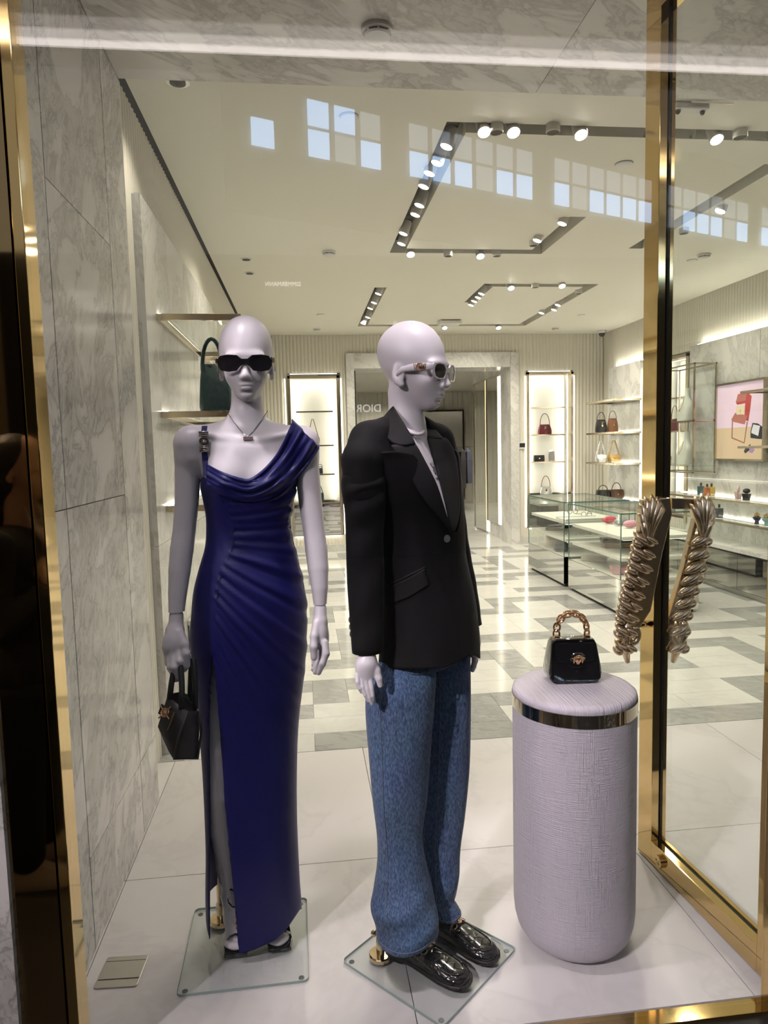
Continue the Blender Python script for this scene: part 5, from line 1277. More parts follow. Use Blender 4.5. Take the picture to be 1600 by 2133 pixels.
for nn_, s1, s2, s3, rr in (((838, 886, 1.865), (768, 918, 1.80), (757, 960, 1.765), (758, 1030, 1.755), (.040, .046, .0565, .050)), ((872, 890, 1.90), (912, 918, 1.955), (926, 960, 1.975), (935, 1030, 1.985), (.036, .042, .046, .042))):
    q0, q1_, q2_, q3_ = (pB(*v) for v in (nn_, s1, s2, s3))
    fs.cone(q0, q1_, rr[0], rr[1], .03); fs.cone(q1_, q2_, rr[1] + .002, rr[2], .02); fs.cone(q2_, q3_, rr[2], rr[3], .004)
c_, a_, d_ = blz_c(935)
fs.ell(tuple(c_ + Vector((0, 0, -.040)) - fB_ * .012), (.130, .092, .078), .04, [list(sB), list(fB_), [0, 0, 1]])
fs.cone(pB(866, 858, 1.80), pB(884, 935, 1.79), .045, .048, .01, 'cut'); fs.cone(pB(884, 935, 1.79), pB(918, 1030, 1.775), .048, .042, .01, 'cut'); fs.cone(pB(850, 840, 1.86), pB(850, 885, 1.86), .062, .056, .012, 'cut')
field_obj('shoulder_yoke', fs, M_blz, blz, 1)
# sleeves from photo outlines
def sleeve(name, rows3, depth_ratio, m, parent):
    rings = []
    n = 28
    for i in range(41):
        t_ = i / 40 * (len(rows3) - 1); tab = [(k, *r) for k, r in enumerate(rows3)]
        py, l, r, Y = smooth_tab(tab, t_)
        pl, pr = at_y(l, py, Y), at_y(r, py, Y); c = (pl + pr) / 2; a = (pr - pl).length / 2
        rings.append([c + Vector((a * math.cos(2 * PI * k / n), a * depth_ratio * math.sin(2 * PI * k / n), (pr.z - pl.z) / 2 * math.cos(2 * PI * k / n) * .3)) + Vector((0, .0025 * math.sin(i * .9 + k * .4), .0)) for k in range(n)])
    return obj(name, loft(rings, caps=False), m, parent, smooth=True, solid=.004)
slv = sleeve('sleeve', [(970, 726, 790, 1.76), (995, 714, 802, 1.757), (1020, 713, 803, 1.755), (1060, 719, 802, 1.75), (1120, 722, 797, 1.745), (1200, 724, 799, 1.735), (1290, 730, 798, 1.725), (1358, 735, 796, 1.72)], .85, M_blz, blz)
slr = sleeve('sleeve', [(985, 908, 958, 1.975), (1060, 915, 966, 1.98), (1140, 925, 976, 1.97), (1220, 940, 991, 1.96), (1300, 952, 1002, 1.95)], 1.0, M_blz, blz)
bvhS = BVHTree.FromPolygons([slv.matrix_world @ v.co + Vector(B.location) for v in slv.data.vertices], [tuple(p.vertices) for p in slv.data.polygons])
for k in range(3):                                # cuff buttons on the sleeve edge
    q = at_y(729.5 + 1.2 * k, 1293 + 15 * k, 1.72)
    obj('cuff_button', ellipsoid((q.x, q.y + .01, q.z), (.004, .008, .008), 10, 7), M_chrome, slv, smooth=True)
def patch(name, outline, bvhs, off, th, m, parent, fallback=1.74, n=14, subdiv=True):
    """cloth piece laid on a surface: the outline is a list of left/right photo point pairs"""
    V2 = []; rows_n = len(outline)
    dense = []
    for i in range((rows_n - 1) * 6 + 1):
        t_ = i / 6; tab = [(k, *a, *b) for k, (a, b) in enumerate(outline)]; dense.append(lerp_tab(tab, t_))
    for (x0, y0, x1, y1) in dense:
        for j in range(n + 1):
            u = j / n; p, nn = on_surface(bvhs, x0 + (x1 - x0) * u, y0 + (y1 - y0) * u, off, fallback); V2.append(p)
    Yg = np.array([p.y for p in V2]).reshape(len(dense), n + 1)
    for _ in range(6):
        Pd = np.pad(Yg, 1, mode='edge'); Yg = (Pd[:-2, 1:-1] + Pd[2:, 1:-1] + Pd[1:-1, :-2] + Pd[1:-1, 2:] + 2 * Yg) / 6
    V3 = []
    for p, y in zip(V2, Yg.ravel()):
        y = min(y, p.y); k = y / p.y; V3.append(Vector((p.x * k, y, EYE + (p.z - EYE) * k)))
    F3 = [(i * (n + 1) + j, i * (n + 1) + j + 1, (i + 1) * (n + 1) + j + 1, (i + 1) * (n + 1) + j) for i in range(len(dense) - 1) for j in range(n)]
    return obj(name, (V3, F3), m, parent, smooth=True, solid=th)
M_lapel = mat('black_wool_lapel', (.0085, .0078, .0088), .7, spec=.25, sheen=.03, noise=(60, .3))
# collar stand and lapels
nk_ = pB(846, 880, 1.87)
def neck_ring(r, z, cx, cy_, tilt): return [(cx + r * math.cos(a), cy_ + r * .95 * math.sin(a), z + tilt * math.cos(a - 2.2)) for a in [2 * PI * k / 40 for k in range(40)]]
SURF = [bvhB, bvhS]
colr = [((818, 845), (826, 856)), ((808, 858), (838, 880)), ((800, 868), (852, 912)), ((797, 880), (862, 940)), ((812, 928), (866, 950))]
def free_patch(name, quads, m, parent, th=.006, n=8):
    """cloth from explicit 3D rows"""
    rows_ = [[Vector(a) + (Vector(b) - Vector(a)) * (j / n) for j in range(n + 1)] for a, b in quads]
    V2 = [p for r in rows_ for p in r]; F2 = [(i * (n + 1) + j, i * (n + 1) + j + 1, (i + 1) * (n + 1) + j + 1, (i + 1) * (n + 1) + j) for i in range(len(rows_) - 1) for j in range(n)]
    return obj(name, (V2, F2), m, parent, smooth=True, solid=th, sub=1)
P3 = lambda px, py, Y: Vector(pB(px, py, Y))
# near (photo-left) side: collar fall then long peaked lapel down to the button
free_patch('collar', [(P3(824, 846, 1.90), P3(806, 868, 1.935)), (P3(819, 844, 1.86), P3(799, 869, 1.88)), (P3(822, 850, 1.81), P3(797, 878, 1.83)), (P3(842, 880, 1.765), P3(803, 905, 1.785)), (P3(858, 908, 1.742), P3(812, 927, 1.752)), (P3(868, 926, 1.732), P3(848, 928, 1.734))], M_lapel, blz)
free_patch('lapel', [(P3(866, 921, 1.736), P3(812, 926, 1.750)), (P3(880, 948, 1.726), P3(820, 938, 1.742)), (P3(900, 985, 1.716), P3(840, 970, 1.728)), (P3(913, 1012, 1.712), P3(862, 1010, 1.718)), (P3(922, 1042, 1.712), P3(884, 1044, 1.714)), (P3(932, 1075, 1.716), P3(909, 1072, 1.716)), (P3(940, 1108, 1.722), P3(938, 1106, 1.722))], M_lapel, blz)
# far side
free_patch('collar', [(P3(846, 858, 1.94), P3(850, 872, 1.95)), (P3(868, 866, 1.93), P3(886, 876, 1.94)), (P3(880, 880, 1.90), P3(897, 884, 1.915)), (P3(884, 895, 1.865), P3(915, 905, 1.88)), (P3(890, 915, 1.835), P3(925, 915, 1.855))], M_lapel, blz)
free_patch('lapel', [(P3(886, 905, 1.85), P3(928, 912, 1.87)), (P3(894, 928, 1.82), P3(938, 920, 1.86)), (P3(905, 960, 1.79), P3(952, 950, 1.85)), (P3(916, 1000, 1.765), P3(957, 1000, 1.825)), (P3(926, 1040, 1.745), P3(959, 1050, 1.80)), (P3(933, 1080, 1.730), P3(956, 1085, 1.765)), (P3(940, 1108, 1.724), P3(946, 1110, 1.726))], M_lapel, blz)
# T-shirt in the opening with a ribbed neck and faint print
M_tee = mat('light_grey_cotton', (.70, .64, .69), .8)
tee = free_patch('t_shirt', [(P3(845, 893, 1.80), P3(884, 895, 1.868)), (P3(858, 902, 1.768), P3(886, 903, 1.852)), (P3(862, 920, 1.760), P3(893, 925, 1.83)), (P3(880, 955, 1.745), P3(912, 962, 1.830)), (P3(900, 995, 1.733), P3(922, 1000, 1.805)), (P3(916, 1035, 1.728), P3(930, 1040, 1.775)), (P3(928, 1075, 1.724), P3(934, 1080, 1.733))], M_tee, B, .003)
obj('neck_rib', tube([P3(845, 893, 1.797), P3(858, 903, 1.764), P3(868, 906, 1.770), P3(878, 904, 1.80), P3(885, 896, 1.858)], .005, 8), M_tee, tee, smooth=True)
TEE = [((880, 955, 1.745), (912, 962, 1.830)), ((900, 995, 1.733), (922, 1000, 1.805)), ((916, 1035, 1.728), (930, 1040, 1.775))]
def tee_pt(u, v):
    i = min(int(v), 1); f = v - i; a, b = TEE[i], TEE[i + 1]
    L_ = P3(*a[0]) + (P3(*b[0]) - P3(*a[0])) * f; R_ = P3(*a[1]) + (P3(*b[1]) - P3(*a[1])) * f
    return L_ + (R_ - L_) * u + Vector((.001, -.003, 0))
for pts in ([(.35, .2), (.45, .5), (.42, .8)], [(.50, .35), (.58, .6), (.52, .9)], [(.62, .3), (.58, .7), (.65, .9)], [(.30, 1.0), (.45, .98), (.62, 1.02)], [(.38, .55), (.5, .75), (.55, .5)]):
    obj('print_stroke', tube([tee_pt(*q) for q in pts], .0009, 6), mat('grey_print_ink', (.08, .07, .09), .6), tee)
# front overlap edge, dart seam, pocket and button
fe = []
for px, py in ((938, 1106), (945, 1150), (948, 1200), (949, 1260), (950, 1310), (957, 1352)):
    p, nn = on_surface([bvhB], px, py, .001, 1.74); fe.append(p)
obj('front_edge', tube(fe, .0022, 6), M_lapel, blz, smooth=True)
ds = []
for px, py in ((874, 1090), (874, 1130), (876, 1182)):
    p, nn = on_surface([bvhB], px, py, .0006, 1.74); ds.append(p)
obj('dart_seam', tube(ds, .001, 6), M_black, blz)
ss_ = []
for px, py in ((808, 1268), (811, 1320), (813, 1376)):
    p, nn = on_surface([bvhB], px, py, .0006, 1.74); ss_.append(p)
obj('side_seam', tube(ss_, .001, 6), M_black, blz)
fp = patch('pocket_flap', [((806, 1226), (803, 1262), ), ((846, 1207), (849, 1246)), ((884, 1185), (893, 1218))], [bvhB], .004, .005, M_lapel, blz)
wl_ = []
for px, py in ((795, 1229), (815, 1217), (850, 1200), (886, 1182)):
    p, nn = on_surface([bvhB], px, py, .004, 1.74); wl_.append(p)
obj('pocket_welt', tube(wl_, .003, 8), M_lapel, blz, smooth=True)
bt, bn = on_surface([bvhB], 931, 1122, .006, 1.73); bn = Vector((.25, -.96, .05)).normalized()
Rn = bn.to_track_quat('Z', 'Y').to_matrix().to_4x4()
bo = obj('button', xf(lathe([(.0095, -.002), (.0100, .0005), (.0092, .002), (.0075, .0012), (.002, .0015)], 20), Matrix.Translation(bt) @ Rn), mat('grey_horn', (.30, .29, .29), .35, .4), blz, smooth=True, ang=40)
emblem(bt + bn * .002, .006, Rn, mat('grey_horn'), bo, 'button_relief')
# ---- jeans
M_jean = mat('blue_denim', (.030, .062, .125), .85)
def denim():
    nt = M_jean.node_tree; b = nt.nodes['Principled BSDF']; N = nt.nodes.new; L = nt.links.new
    tc = N('ShaderNodeTexCoord'); n1 = N('ShaderNodeTexNoise'); n1.inputs['Scale'].default_value = 260; n1.inputs['Detail'].default_value = 2
    mp = N('ShaderNodeMapping'); mp.inputs['Scale'].default_value = (1, 1, .35); L(tc.outputs['Object'], mp.inputs[0]); L(mp.outputs[0], n1.inputs['Vector'])
    n2 = N('ShaderNodeTexNoise'); n2.inputs['Scale'].default_value = 7; n2.inputs['Detail'].default_value = 3; L(tc.outputs['Object'], n2.inputs['Vector'])
    r = N('ShaderNodeMapRange'); r.inputs['From Min'].default_value = .35; r.inputs['From Max'].default_value = .7; L(n1.outputs['Fac'], r.inputs['Value'])
    mx = N('ShaderNodeMix'); mx.data_type = 'RGBA'; mx.inputs['A'].default_value = (.034, .074, .165, 1); mx.inputs['B'].default_value = (.15, .235, .40, 1); L(r.outputs[0], mx.inputs['Factor'])
    m2 = N('ShaderNodeMix'); m2.data_type = 'RGBA'; m2.blend_type = 'MULTIPLY'; m2.inputs['Factor'].default_value = .35; L(mx.outputs['Result'], m2.inputs['A']); L(n2.outputs['Color'], m2.inputs['B'])
    L(m2.outputs['Result'], b.inputs['Base Color']); b.inputs['Sheen Weight'].default_value = .15
denim()
def leg(name, rows3, ratio, m, parent, wr, seed, hemdrop):
    rings = []; n = 44; tab = [(k, *r) for k, r in enumerate(rows3)]; NN = 110
    for i in range(NN + 1):
        t_ = i / NN * (len(rows3) - 1)
        py, l, r, Y = smooth_tab(tab, t_)
        pl, pr = at_y(l, py, Y), at_y(r, py, Y); c = (pl + pr) / 2; a = (pr - pl).length / 2
        ring = []
        for k in range(n):
            th = 2 * PI * k / n
            wz = max(0, (py - wr) / (1975 - wr))
            f = .006 * wz * (math.sin(py * .085 + 2.2 * math.cos(th) + seed) + .7 * math.sin(py * .047 - 3 * math.sin(th + seed))) + .0018 * math.sin(py * .02 + 3 * th)
            dz = -hemdrop * wz ** 4 * math.sin(th) * -1
            rr = a + f * (1 if abs(math.cos(th)) < .85 else .3)
            ring.append(c + Vector((rr * math.cos(th), (a * ratio + f) * math.sin(th), dz)))
        rings.append(ring)
    return obj(name, loft(rings, caps=False), m, parent, smooth=True, solid=.004), rings
jn = thing('x', None, None); bpy.data.objects.remove(jn)
hipc = Vector(pB(872, 1330, 1.85))
rg = []
for k in range(13):
    t_ = k / 12; py = 1290 + 90 * t_; c = Vector(pB(876, py, 1.85)); a, d = .125, .088
    rg.append([c + fB_ * (d * math.cos(th)) + sB * (a * math.sin(th)) for th in [2 * PI * q / 48 for q in range(48)]])
jeans = obj('jeans', loft(rg), M_jean, B, smooth=True)
l1, r1 = leg('trouser_leg', [(1330, 812, 900, 1.82), (1375, 792, 904, 1.81), (1420, 768, 906, 1.80), (1470, 763, 903, 1.80), (1560, 769, 896, 1.80), (1660, 777, 888, 1.80), (1740, 787, 878, 1.805), (1800, 787, 887, 1.81), (1850, 779, 899, 1.81), (1885, 775, 906, 1.80), (1920, 782, 910, 1.79), (1948, 786, 911, 1.785)], .82, M_jean, jeans, 1760, .4, .010)
l2, r2 = leg('trouser_leg', [(1330, 880, 976, 1.90), (1400, 880, 978, 1.90), (1500, 880, 979, 1.90), (1600, 878, 976, 1.90), (1700, 876, 966, 1.895), (1760, 876, 958, 1.89), (1820, 880, 955, 1.885), (1858, 886, 950, 1.88), (1878, 896, 945, 1.87), (1890, 902, 952, 1.865), (1906, 906, 960, 1.86)], .82, M_jean, jeans, 1760, 2.2, .008)
M_stitch = mat('pale_stitching', (.16, .20, .26), .8)
for ll, rr_, th in ((l1, r1, -2.15), (l2, r2, -1.9)):
    k = int((th % (2 * PI)) / (2 * PI) * 44)
    for dk in (0,):
        pts = [rr_[i][k] + Vector((-.001, -.0035, 0)) for i in range(0, 111, 3)]
        obj('side_seam', tube(pts, .0010, 5), M_stitch, ll)
    hm_ = [p + (p - sum(rr_[-3], Vector()) / 44).normalized() * .003 for p in rr_[-4]]
    obj('hem_stitch', tube(hm_ + hm_[:1], .0010, 5), M_stitch, ll)
# ---- hands
hl = Field((.09, 1.62, .66), (.25, 1.80, 1.02), .0021)
YH = 1.70
hl.chain([pB(766, 1355, 1.718), pB(765, 1380, 1.706)], [.019, .020], .01); hl.ell(pB(763, 1394, 1.702), (.027, .013, .036), .022)
for k, (a, b, c, d) in enumerate((((744, 1405), (745, 1420), (749, 1433), (753, 1441)), ((752, 1412), (755, 1430), (761, 1447), (767, 1459)), ((761, 1414), (765, 1434), (770, 1452), (775, 1466)), ((771, 1412), (774, 1432), (776, 1448), (778, 1459)))):
    hl.chain([pB(*a, YH), pB(*b, YH - .006), pB(*c, YH - .006), pB(*d, YH)], [.0066, .0061, .0056, .0048], .0012)
hl.chain([pB(776, 1378, 1.705), pB(785, 1396, 1.70), pB(789, 1412, 1.697), pB(792, 1427, 1.697)], [.0105, .0095, .0088, .0070], .004)
field_obj('hand', hl, M_skin, B, 1)
hr = Field((.36, 1.84, .64), (.54, 2.04, 1.06), .0024)
hr.chain([pB(981, 1300, 1.945), pB(985, 1335, 1.94)], [.022, .024], .01); hr.ell(pB(988, 1350, 1.935), (.016, .026, .032), .01)
for k in range(4): hr.chain([pB(989, 1356, 1.91 + .016 * k), pB(989.5, 1376, 1.90 + .016 * k), pB(986.5, 1388, 1.90 + .016 * k), pB(984.5, 1396 - 2 * k, 1.90 + .016 * k)], [.0098, .0088, .0078, .0065], .004)
hr.chain([pB(984, 1340, 1.91), pB(983, 1352, 1.892), pB(982.5, 1364, 1.888)], [.011, .0105, .0085], .005)
field_obj('hand', hr, M_skin, B, 1)
base_plate(B, .311, 1.838, .1785, PI / 4 - .05, (.17, 1.845, 0), .26, (.152, 1.843, .085))
gB = WB(0, .101, -.017)
M_wf = mat('white_acetate', (.80, .74, .78), .2, coat=.4)
sunglasses('white angular sunglasses with gold medallions on the blazer mannequin', gB, (hd.x, hd.y, -.04), .985, M_wf, M_rosegold)
# ---- loafers
def croc():
    m = mat('black_croc_leather', (.010, .0095, .009), .16, coat=.5); nt = m.node_tree; b = nt.nodes['Principled BSDF']
    N = nt.nodes.new; L = nt.links.new
    tc = N('ShaderNodeTexCoord'); mp = N('ShaderNodeMapping'); mp.inputs['Scale'].default_value = (1, .75, 1); v = N('ShaderNodeTexVoronoi'); v.feature = 'DISTANCE_TO_EDGE'; v.inputs['Scale'].default_value = 42
    L(tc.outputs['Object'], mp.inputs[0]); L(mp.outputs[0], v.inputs['Vector'])
    r = N('ShaderNodeMapRange'); r.inputs['From Max'].default_value = .12; L(v.outputs['Distance'], r.inputs['Value'])
    bp = N('ShaderNodeBump'); bp.inputs['Strength'].default_value = .5; bp.inputs['Distance'].default_value = .0012; L(r.outputs[0], bp.inputs['Height']); L(bp.outputs[0], b.inputs['Normal'])
    return m
M_croc = croc(); M_sole = mat('black_rubber_sole', (.012, .010, .009), .45)
def loafer(label, toe, heel, ln=.262):
    d = (Vector(toe) - Vector(heel)); d.z = 0; d.normalize()
    ang = math.atan2(d.y, d.x)
    t = thing('loafer', label, 'loafer', (toe[0] - d.x * ln, toe[1] - d.y * ln, .0095), 'croc loafers of the blazer mannequin', ang)
    # local: x along the foot (heel 0 -> toe ln), y left, z up
    out = [(0, .020), (.012, .030), (.05, .032), (.10, .033), (.15, .040), (.19, .0455), (.225, .044), (.248, .033), (.259, .018), (.262, 0)]
    def outline(x): return lerp_tab(out, x)[0]
    pl = [(x, y) for x, y in out] + [(x, -y) for x, y in reversed(out[:-1])] + [(0, -.008), (-.002, 0), (0, .008)]
    def sc_(poly, s): return [(.13 + (x - .13) * s, y * s) for x, y in poly]
    obj('sole', loft([[(x, y, z) for x, y in sc_(pl, s)] for z, s in ((.010, 1.0), (.012, 1.03), (.020, 1.03), (.022, 1.0))]), M_sole, t, local=True)
    obj('heel', prism([(x, y) for x, y in pl if x <= .06] + [], 0.0, .012, 'z') if False else loft([[(x, y, z) for x, y in rect_poly(.066, .058, .018, 4)] for z in (0, .012)]) if False else xf(prism(rect_poly(.068, .062, .02, 4), 0, .012, 'z'), Matrix.Translation((.034, 0, 0))), M_sole, t, local=True)
    obj('sole_pad', xf(prism(rect_poly(.11, .07, .03, 4), .004, .012, 'z'), Matrix.Translation((.19, 0, 0))), M_sole, t, local=True)
    # upper: cross sections along the foot
    secs = [(.004, .016, .058, .024), (.012, .026, .070, .024), (.04, .030, .074, .022), (.075, .031, .070, .022), (.10, .032, .068, .022), (.13, .035, .066, .022), (.16, .039, .058, .022), (.19, .043, .050, .022), (.215, .0435, .045, .022), (.235, .038, .041, .022), (.25, .028, .036, .022), (.258, .014, .030, .022)]
    rings = []
    for x, wd, hh, zb in secs:
        rings.append([(x, wd * math.copysign(abs(math.cos(a)) ** .75, math.cos(a)), zb + (hh - zb) * abs(math.sin(a)) ** .8) for a in [PI * k / 18 for k in range(19)]])
    g = loft(rings, False, False)
    up = obj('upper', (g[0], g[1] + [tuple(range(19)), tuple(range(11 * 19, 12 * 19))]), M_croc, t, local=True, smooth=True, ang=60)
    ap = [(x, y * .62) for x, y in out if x > .12]
    apr = [(.125, .026), (.16, .029), (.19, .031), (.215, .030), (.232, .022), (.241, .010), (.243, 0), (.241, -.010), (.232, -.022), (.215, -.030), (.19, -.031), (.16, -.029), (.125, -.026)]
    def topz(x, y):
        wd, hh = lerp_tab([(s[0], s[1], s[2]) for s in secs], x); q = min(1, abs(y) / wd); sa = (1 - q ** (1 / .75 * 2) ) ** .5 if q < 1 else 0
        return .022 + (hh - .022) * max(0, 1 - (q ** (2 / .75))) ** .4
    obj('apron_seam', tube([(x, y, topz(x, y) + .001) for x, y in apr], .0022, 6), M_croc, up, local=True, smooth=True)
    obj('vamp_strap', loft([[(x, y, topz(x, y) + h_) for y, h_ in [(yy, .0015) for yy in [(-.032 + .0064 * k) for k in range(11)]]] for x in (.122, .132, .142)], False, False), M_croc, up, local=True, smooth=True, solid=.003)
    hz = topz(.132, 0) + .006
    bit = obj('horsebit', join(xf(torus(.009, .0018, (0, 0, 0), None, 18, 6), Matrix.Translation((.132, 0, hz))), *[xf(torus(.009, .0014, (0, 0, 0), None, 16, 6), Matrix.Translation((.132, s * .021, hz - .005)) @ Matrix.Rotation(-s * .45, 4, 'X')) for s in (-1, 1)]), M_rosegold, t, local=True, smooth=True)
    emblem((.132, 0, hz), .0075, Matrix.Identity(4), M_rosegold, bit) if False else None
    obj('medallion', xf(lathe([(.0075, -.001), (.0075, .001), (.002, .003)], 14), Matrix.Translation((.132, 0, hz))), M_rosegold, bit, local=True, smooth=True)
    obj('insole_opening', xf(prism([(x * .7 + .02, y * .7) for x, y in pl if True], 0, .001, 'z'), Matrix.Translation((-.02, 0, .0225))), M_hb2, t, local=True)
    return t
loafer('black croc loafer nearer the window glass', (.392, 1.692, 0), (.212, 1.86, 0))
loafer('black croc loafer farther from the window glass', (.488, 1.766, 0), (.345, 1.925, 0))
# ================================================================== PLINTH AND MINI BAG
def linen():
    m = mat('woven_white_plinth', (.74, .68, .74), .62); nt = m.node_tree; b = nt.nodes['Principled BSDF']; N = nt.nodes.new; L = nt.links.new
    tc = N('ShaderNodeTexCoord'); hs = []
    sep = N('ShaderNodeSeparateXYZ'); L(tc.outputs['Object'], sep.inputs[0])
    at = N('ShaderNodeMath'); at.operation = 'ARCTAN2'; L(sep.outputs['Y'], at.inputs[0]); L(sep.outputs['X'], at.inputs[1])
    cb_ = N('ShaderNodeCombineXYZ'); L(at.outputs[0], cb_.inputs[0]); L(sep.outputs['Z'], cb_.inputs[1])
    for sc_ in ((70, 9, 1), (3, 420, 1)):
        mp = N('ShaderNodeMapping'); mp.inputs['Scale'].default_value = sc_; L(cb_.outputs[0], mp.inputs[0])
        n = N('ShaderNodeTexNoise'); n.inputs['Scale'].default_value = 1; n.inputs['Detail'].default_value = 2; L(mp.outputs[0], n.inputs['Vector']); hs.append(n.outputs['Fac'])
    ad = N('ShaderNodeMath'); ad.operation = 'ADD'; L(hs[0], ad.inputs[0]); L(hs[1], ad.inputs[1])
    bp = N('ShaderNodeBump'); bp.inputs['Strength'].default_value = .7; bp.inputs['Distance'].default_value = .006; L(ad.outputs[0], bp.inputs['Height']); L(bp.outputs[0], b.inputs['Normal'])
    return m
def linen_top():
    m = mat('woven_white_plinth_top', (.74, .68, .74), .62); nt = m.node_tree; b = nt.nodes['Principled BSDF']; N = nt.nodes.new; L = nt.links.new
    tc = N('ShaderNodeTexCoord'); mp = N('ShaderNodeMapping'); mp.inputs['Rotation'].default_value = (0, 0, .55); mp.inputs['Scale'].default_value = (260, 6, 1); L(tc.outputs['Object'], mp.inputs[0])
    n = N('ShaderNodeTexNoise'); n.inputs['Scale'].default_value = 1; n.inputs['Detail'].default_value = 2; L(mp.outputs[0], n.inputs['Vector'])
    bp = N('ShaderNodeBump'); bp.inputs['Strength'].default_value = .7; bp.inputs['Distance'].default_value = .005; L(n.outputs['Fac'], bp.inputs['Height']); L(bp.outputs[0], b.inputs['Normal'])
    return m
PC, PR, PZ = (.752, 1.868), .1745, .762
pl_ = thing('plinth', 'white fabric-covered cylindrical plinth with a polished metal band', 'plinth', (*PC, 0))
obj('body', lathe([(.06, 0), (.10, .002), (.125, .008), (.148, .022), (.163, .045), (.171, .075), (PR, .11), (PR, PZ - .055)], 72), linen(), pl_, local=True, smooth=True, ang=40)
obj('metal_band', lathe([(PR - .004, PZ - .058), (PR + .0015, PZ - .058), (PR + .0015, PZ - .022), (PR - .004, PZ - .022)], 72), mat('warm_mirror_band', (.62, .55, .47), .04, 1), pl_, local=True, smooth=True, ang=30)
obj('padded_top', lathe([(PR - .002, PZ - .022), (PR, PZ - .014), (PR - .002, PZ - .006), (PR - .008, PZ - .001), (PR - .02, PZ), (.001, PZ)], 72), linen_top(), pl_, local=True, smooth=True, ang=60)
bp_ = at_z(1194, 1418, PZ)
mb = thing('mini_handbag', 'small black patent handbag with gold chain handle and emblem on the plinth', 'handbag', (bp_.x, bp_.y + .012, PZ + .001), rz=-.10)
M_pat = mat('black_patent', (.0075, .0075, .009), .07, coat=1)
def bag_outline(s=1.0, grow=0):
    pts = [(-.050, .128), (-.060, .125), (-.066, .114), (-.0745, .052), (-.0770, .030), (-.0750, .014), (-.0660, .004), (-.050, 0)]
    full = pts + [(-x, z) for x, z in reversed(pts)]
    return [(x * s + math.copysign(grow, x), .06 + (z - .06) * s) for x, z in full]
rb_ = []
for y, s in ((-.040, .93), (-.042, .96), (-.040, .985), (-.034, 1.0), (.030, 1.0), (.036, .985), (.038, .95)):
    rb_.append([(x, y + .030 * max(0, (z - .055) / .07) * (1 if y < 0 else -1) * .55, z) for x, z in bag_outline(s)])
obj('body', loft(rb_), M_pat, mb, local=True, smooth=True, ang=50)
def fy(z): return -.0425 + .030 * max(0, (z - .055) / .07) * .55
fl_o = [(-.056, .118), (-.060, .100), (-.052, .068), (-.030, .066), (-.022, .056), (-.010, .049), (.010, .049), (.022, .056), (.030, .066), (.052, .068), (.060, .100), (.056, .118)]
nf_ = len(fl_o)
obj('flap', ([(x, fy(z) - .0005, z) for x, z in fl_o] + [(x, fy(z) - .0035, z) for x, z in fl_o], [tuple(range(nf_)), tuple(range(2 * nf_ - 1, nf_ - 1, -1))] + [(i, (i + 1) % nf_, (i + 1) % nf_ + nf_, i + nf_) for i in range(nf_)]), M_pat, mb, local=True, bevel=.001)
obj('roundel', xf(lathe([(.023, -.001), (.023, .002), (.0215, .0035), (.001, .0035)], 28), Matrix.Translation((.006, fy(.078) - .003, .074)) @ Matrix.Rotation(PI / 2 + .2, 4, 'X')), M_pat, mb, local=True, smooth=True, ang=40)
gs_ = [ellipsoid((0, -.001, .003), (.0075, .009, .004), 12, 8), ellipsoid((0, -.0085, .003), (.005, .003, .003), 8, 6), ellipsoid((0, -.001, .0068), (.0014, .003, .0015), 8, 6)]
for k in range(9):
    a = -.25 + (PI + .5) * k / 8; gs_.append(ellipsoid((.0098 * math.cos(a), .0092 * math.sin(a), .003), (.0036, .0030, .0028), 8, 6))
for s in (-1, 1): gs_ += [ellipsoid((s * .0125, .004, .003), (.0042, .0016, .002), 8, 6), ellipsoid((s * .0095, -.006, .003), (.0018, .0035, .002), 8, 6), ellipsoid((s * .003, .0025, .0066), (.0016, .0009, .001), 6, 5)]
obj('gold_face_emblem', xf(join(*gs_), Matrix.Translation((.006, fy(.078) - .0065, .074)) @ Matrix.Rotation(PI / 2 + .2, 4, 'X') @ Matrix.Scale(1.3, 4)), M_rosegold, mb, local=True, smooth=True)
hd_ = []
for s in (-1, 1): obj('handle_mount', box(s * .045 - .008, s * .045 + .008, -.010, .010, .125, .135), M_rosegold, mb, local=True, bevel=.002)
ch = obj('chain_handle', tube([(-.045, 0, .128), (-.045, 0, .132)], .004, 8), M_rosegold, mb, local=True)
lk = mesh_data('link', join(torus(.0092, .0030, (0, 0, 0), None, 16, 8, 1.35)), M_rosegold, True)
NL = 13
for k in range(NL):
    a = PI * k / (NL - 1); c = Vector((-.045 * math.cos(a) * 1.0, 0,   .138 + .060 * math.sin(a) ** .8))
    tdir = Vector((.045 * math.sin(a), 0, .058 * math.cos(a))).normalized()
    q = tdir.to_track_quat('Y', 'Z').to_matrix() @ Matrix.Rotation(PI / 3 if k % 2 else -PI / 6, 3, 'Y')
    piece('link', lk, ch, c, q.to_euler())
# ================================================================== FLOOR BOX
fb_ = thing('floor_socket_box', 'square brushed steel floor socket cover near the left marble pier', 'floor socket', (-.56, 1.905, 0), rz=-.06)
obj('plate', prism(rect_poly(.118, .118, .008, 3), 0.0005, .004, 'z'), M_steel, fb_, local=True, bevel=.001)
obj('lid', xf(prism(rect_poly(.112, .066, .003, 2), .004, .0052, 'z'), Matrix.Translation((0, .004, 0))), M_steel, fb_, local=True)
obj('groove', box(-.056, .056, -.0315, -.0300, .0038, .0046), M_black, fb_, local=True); obj('groove', box(-.056, .056, .0385, .040, .0038, .0046), M_black, fb_, local=True)
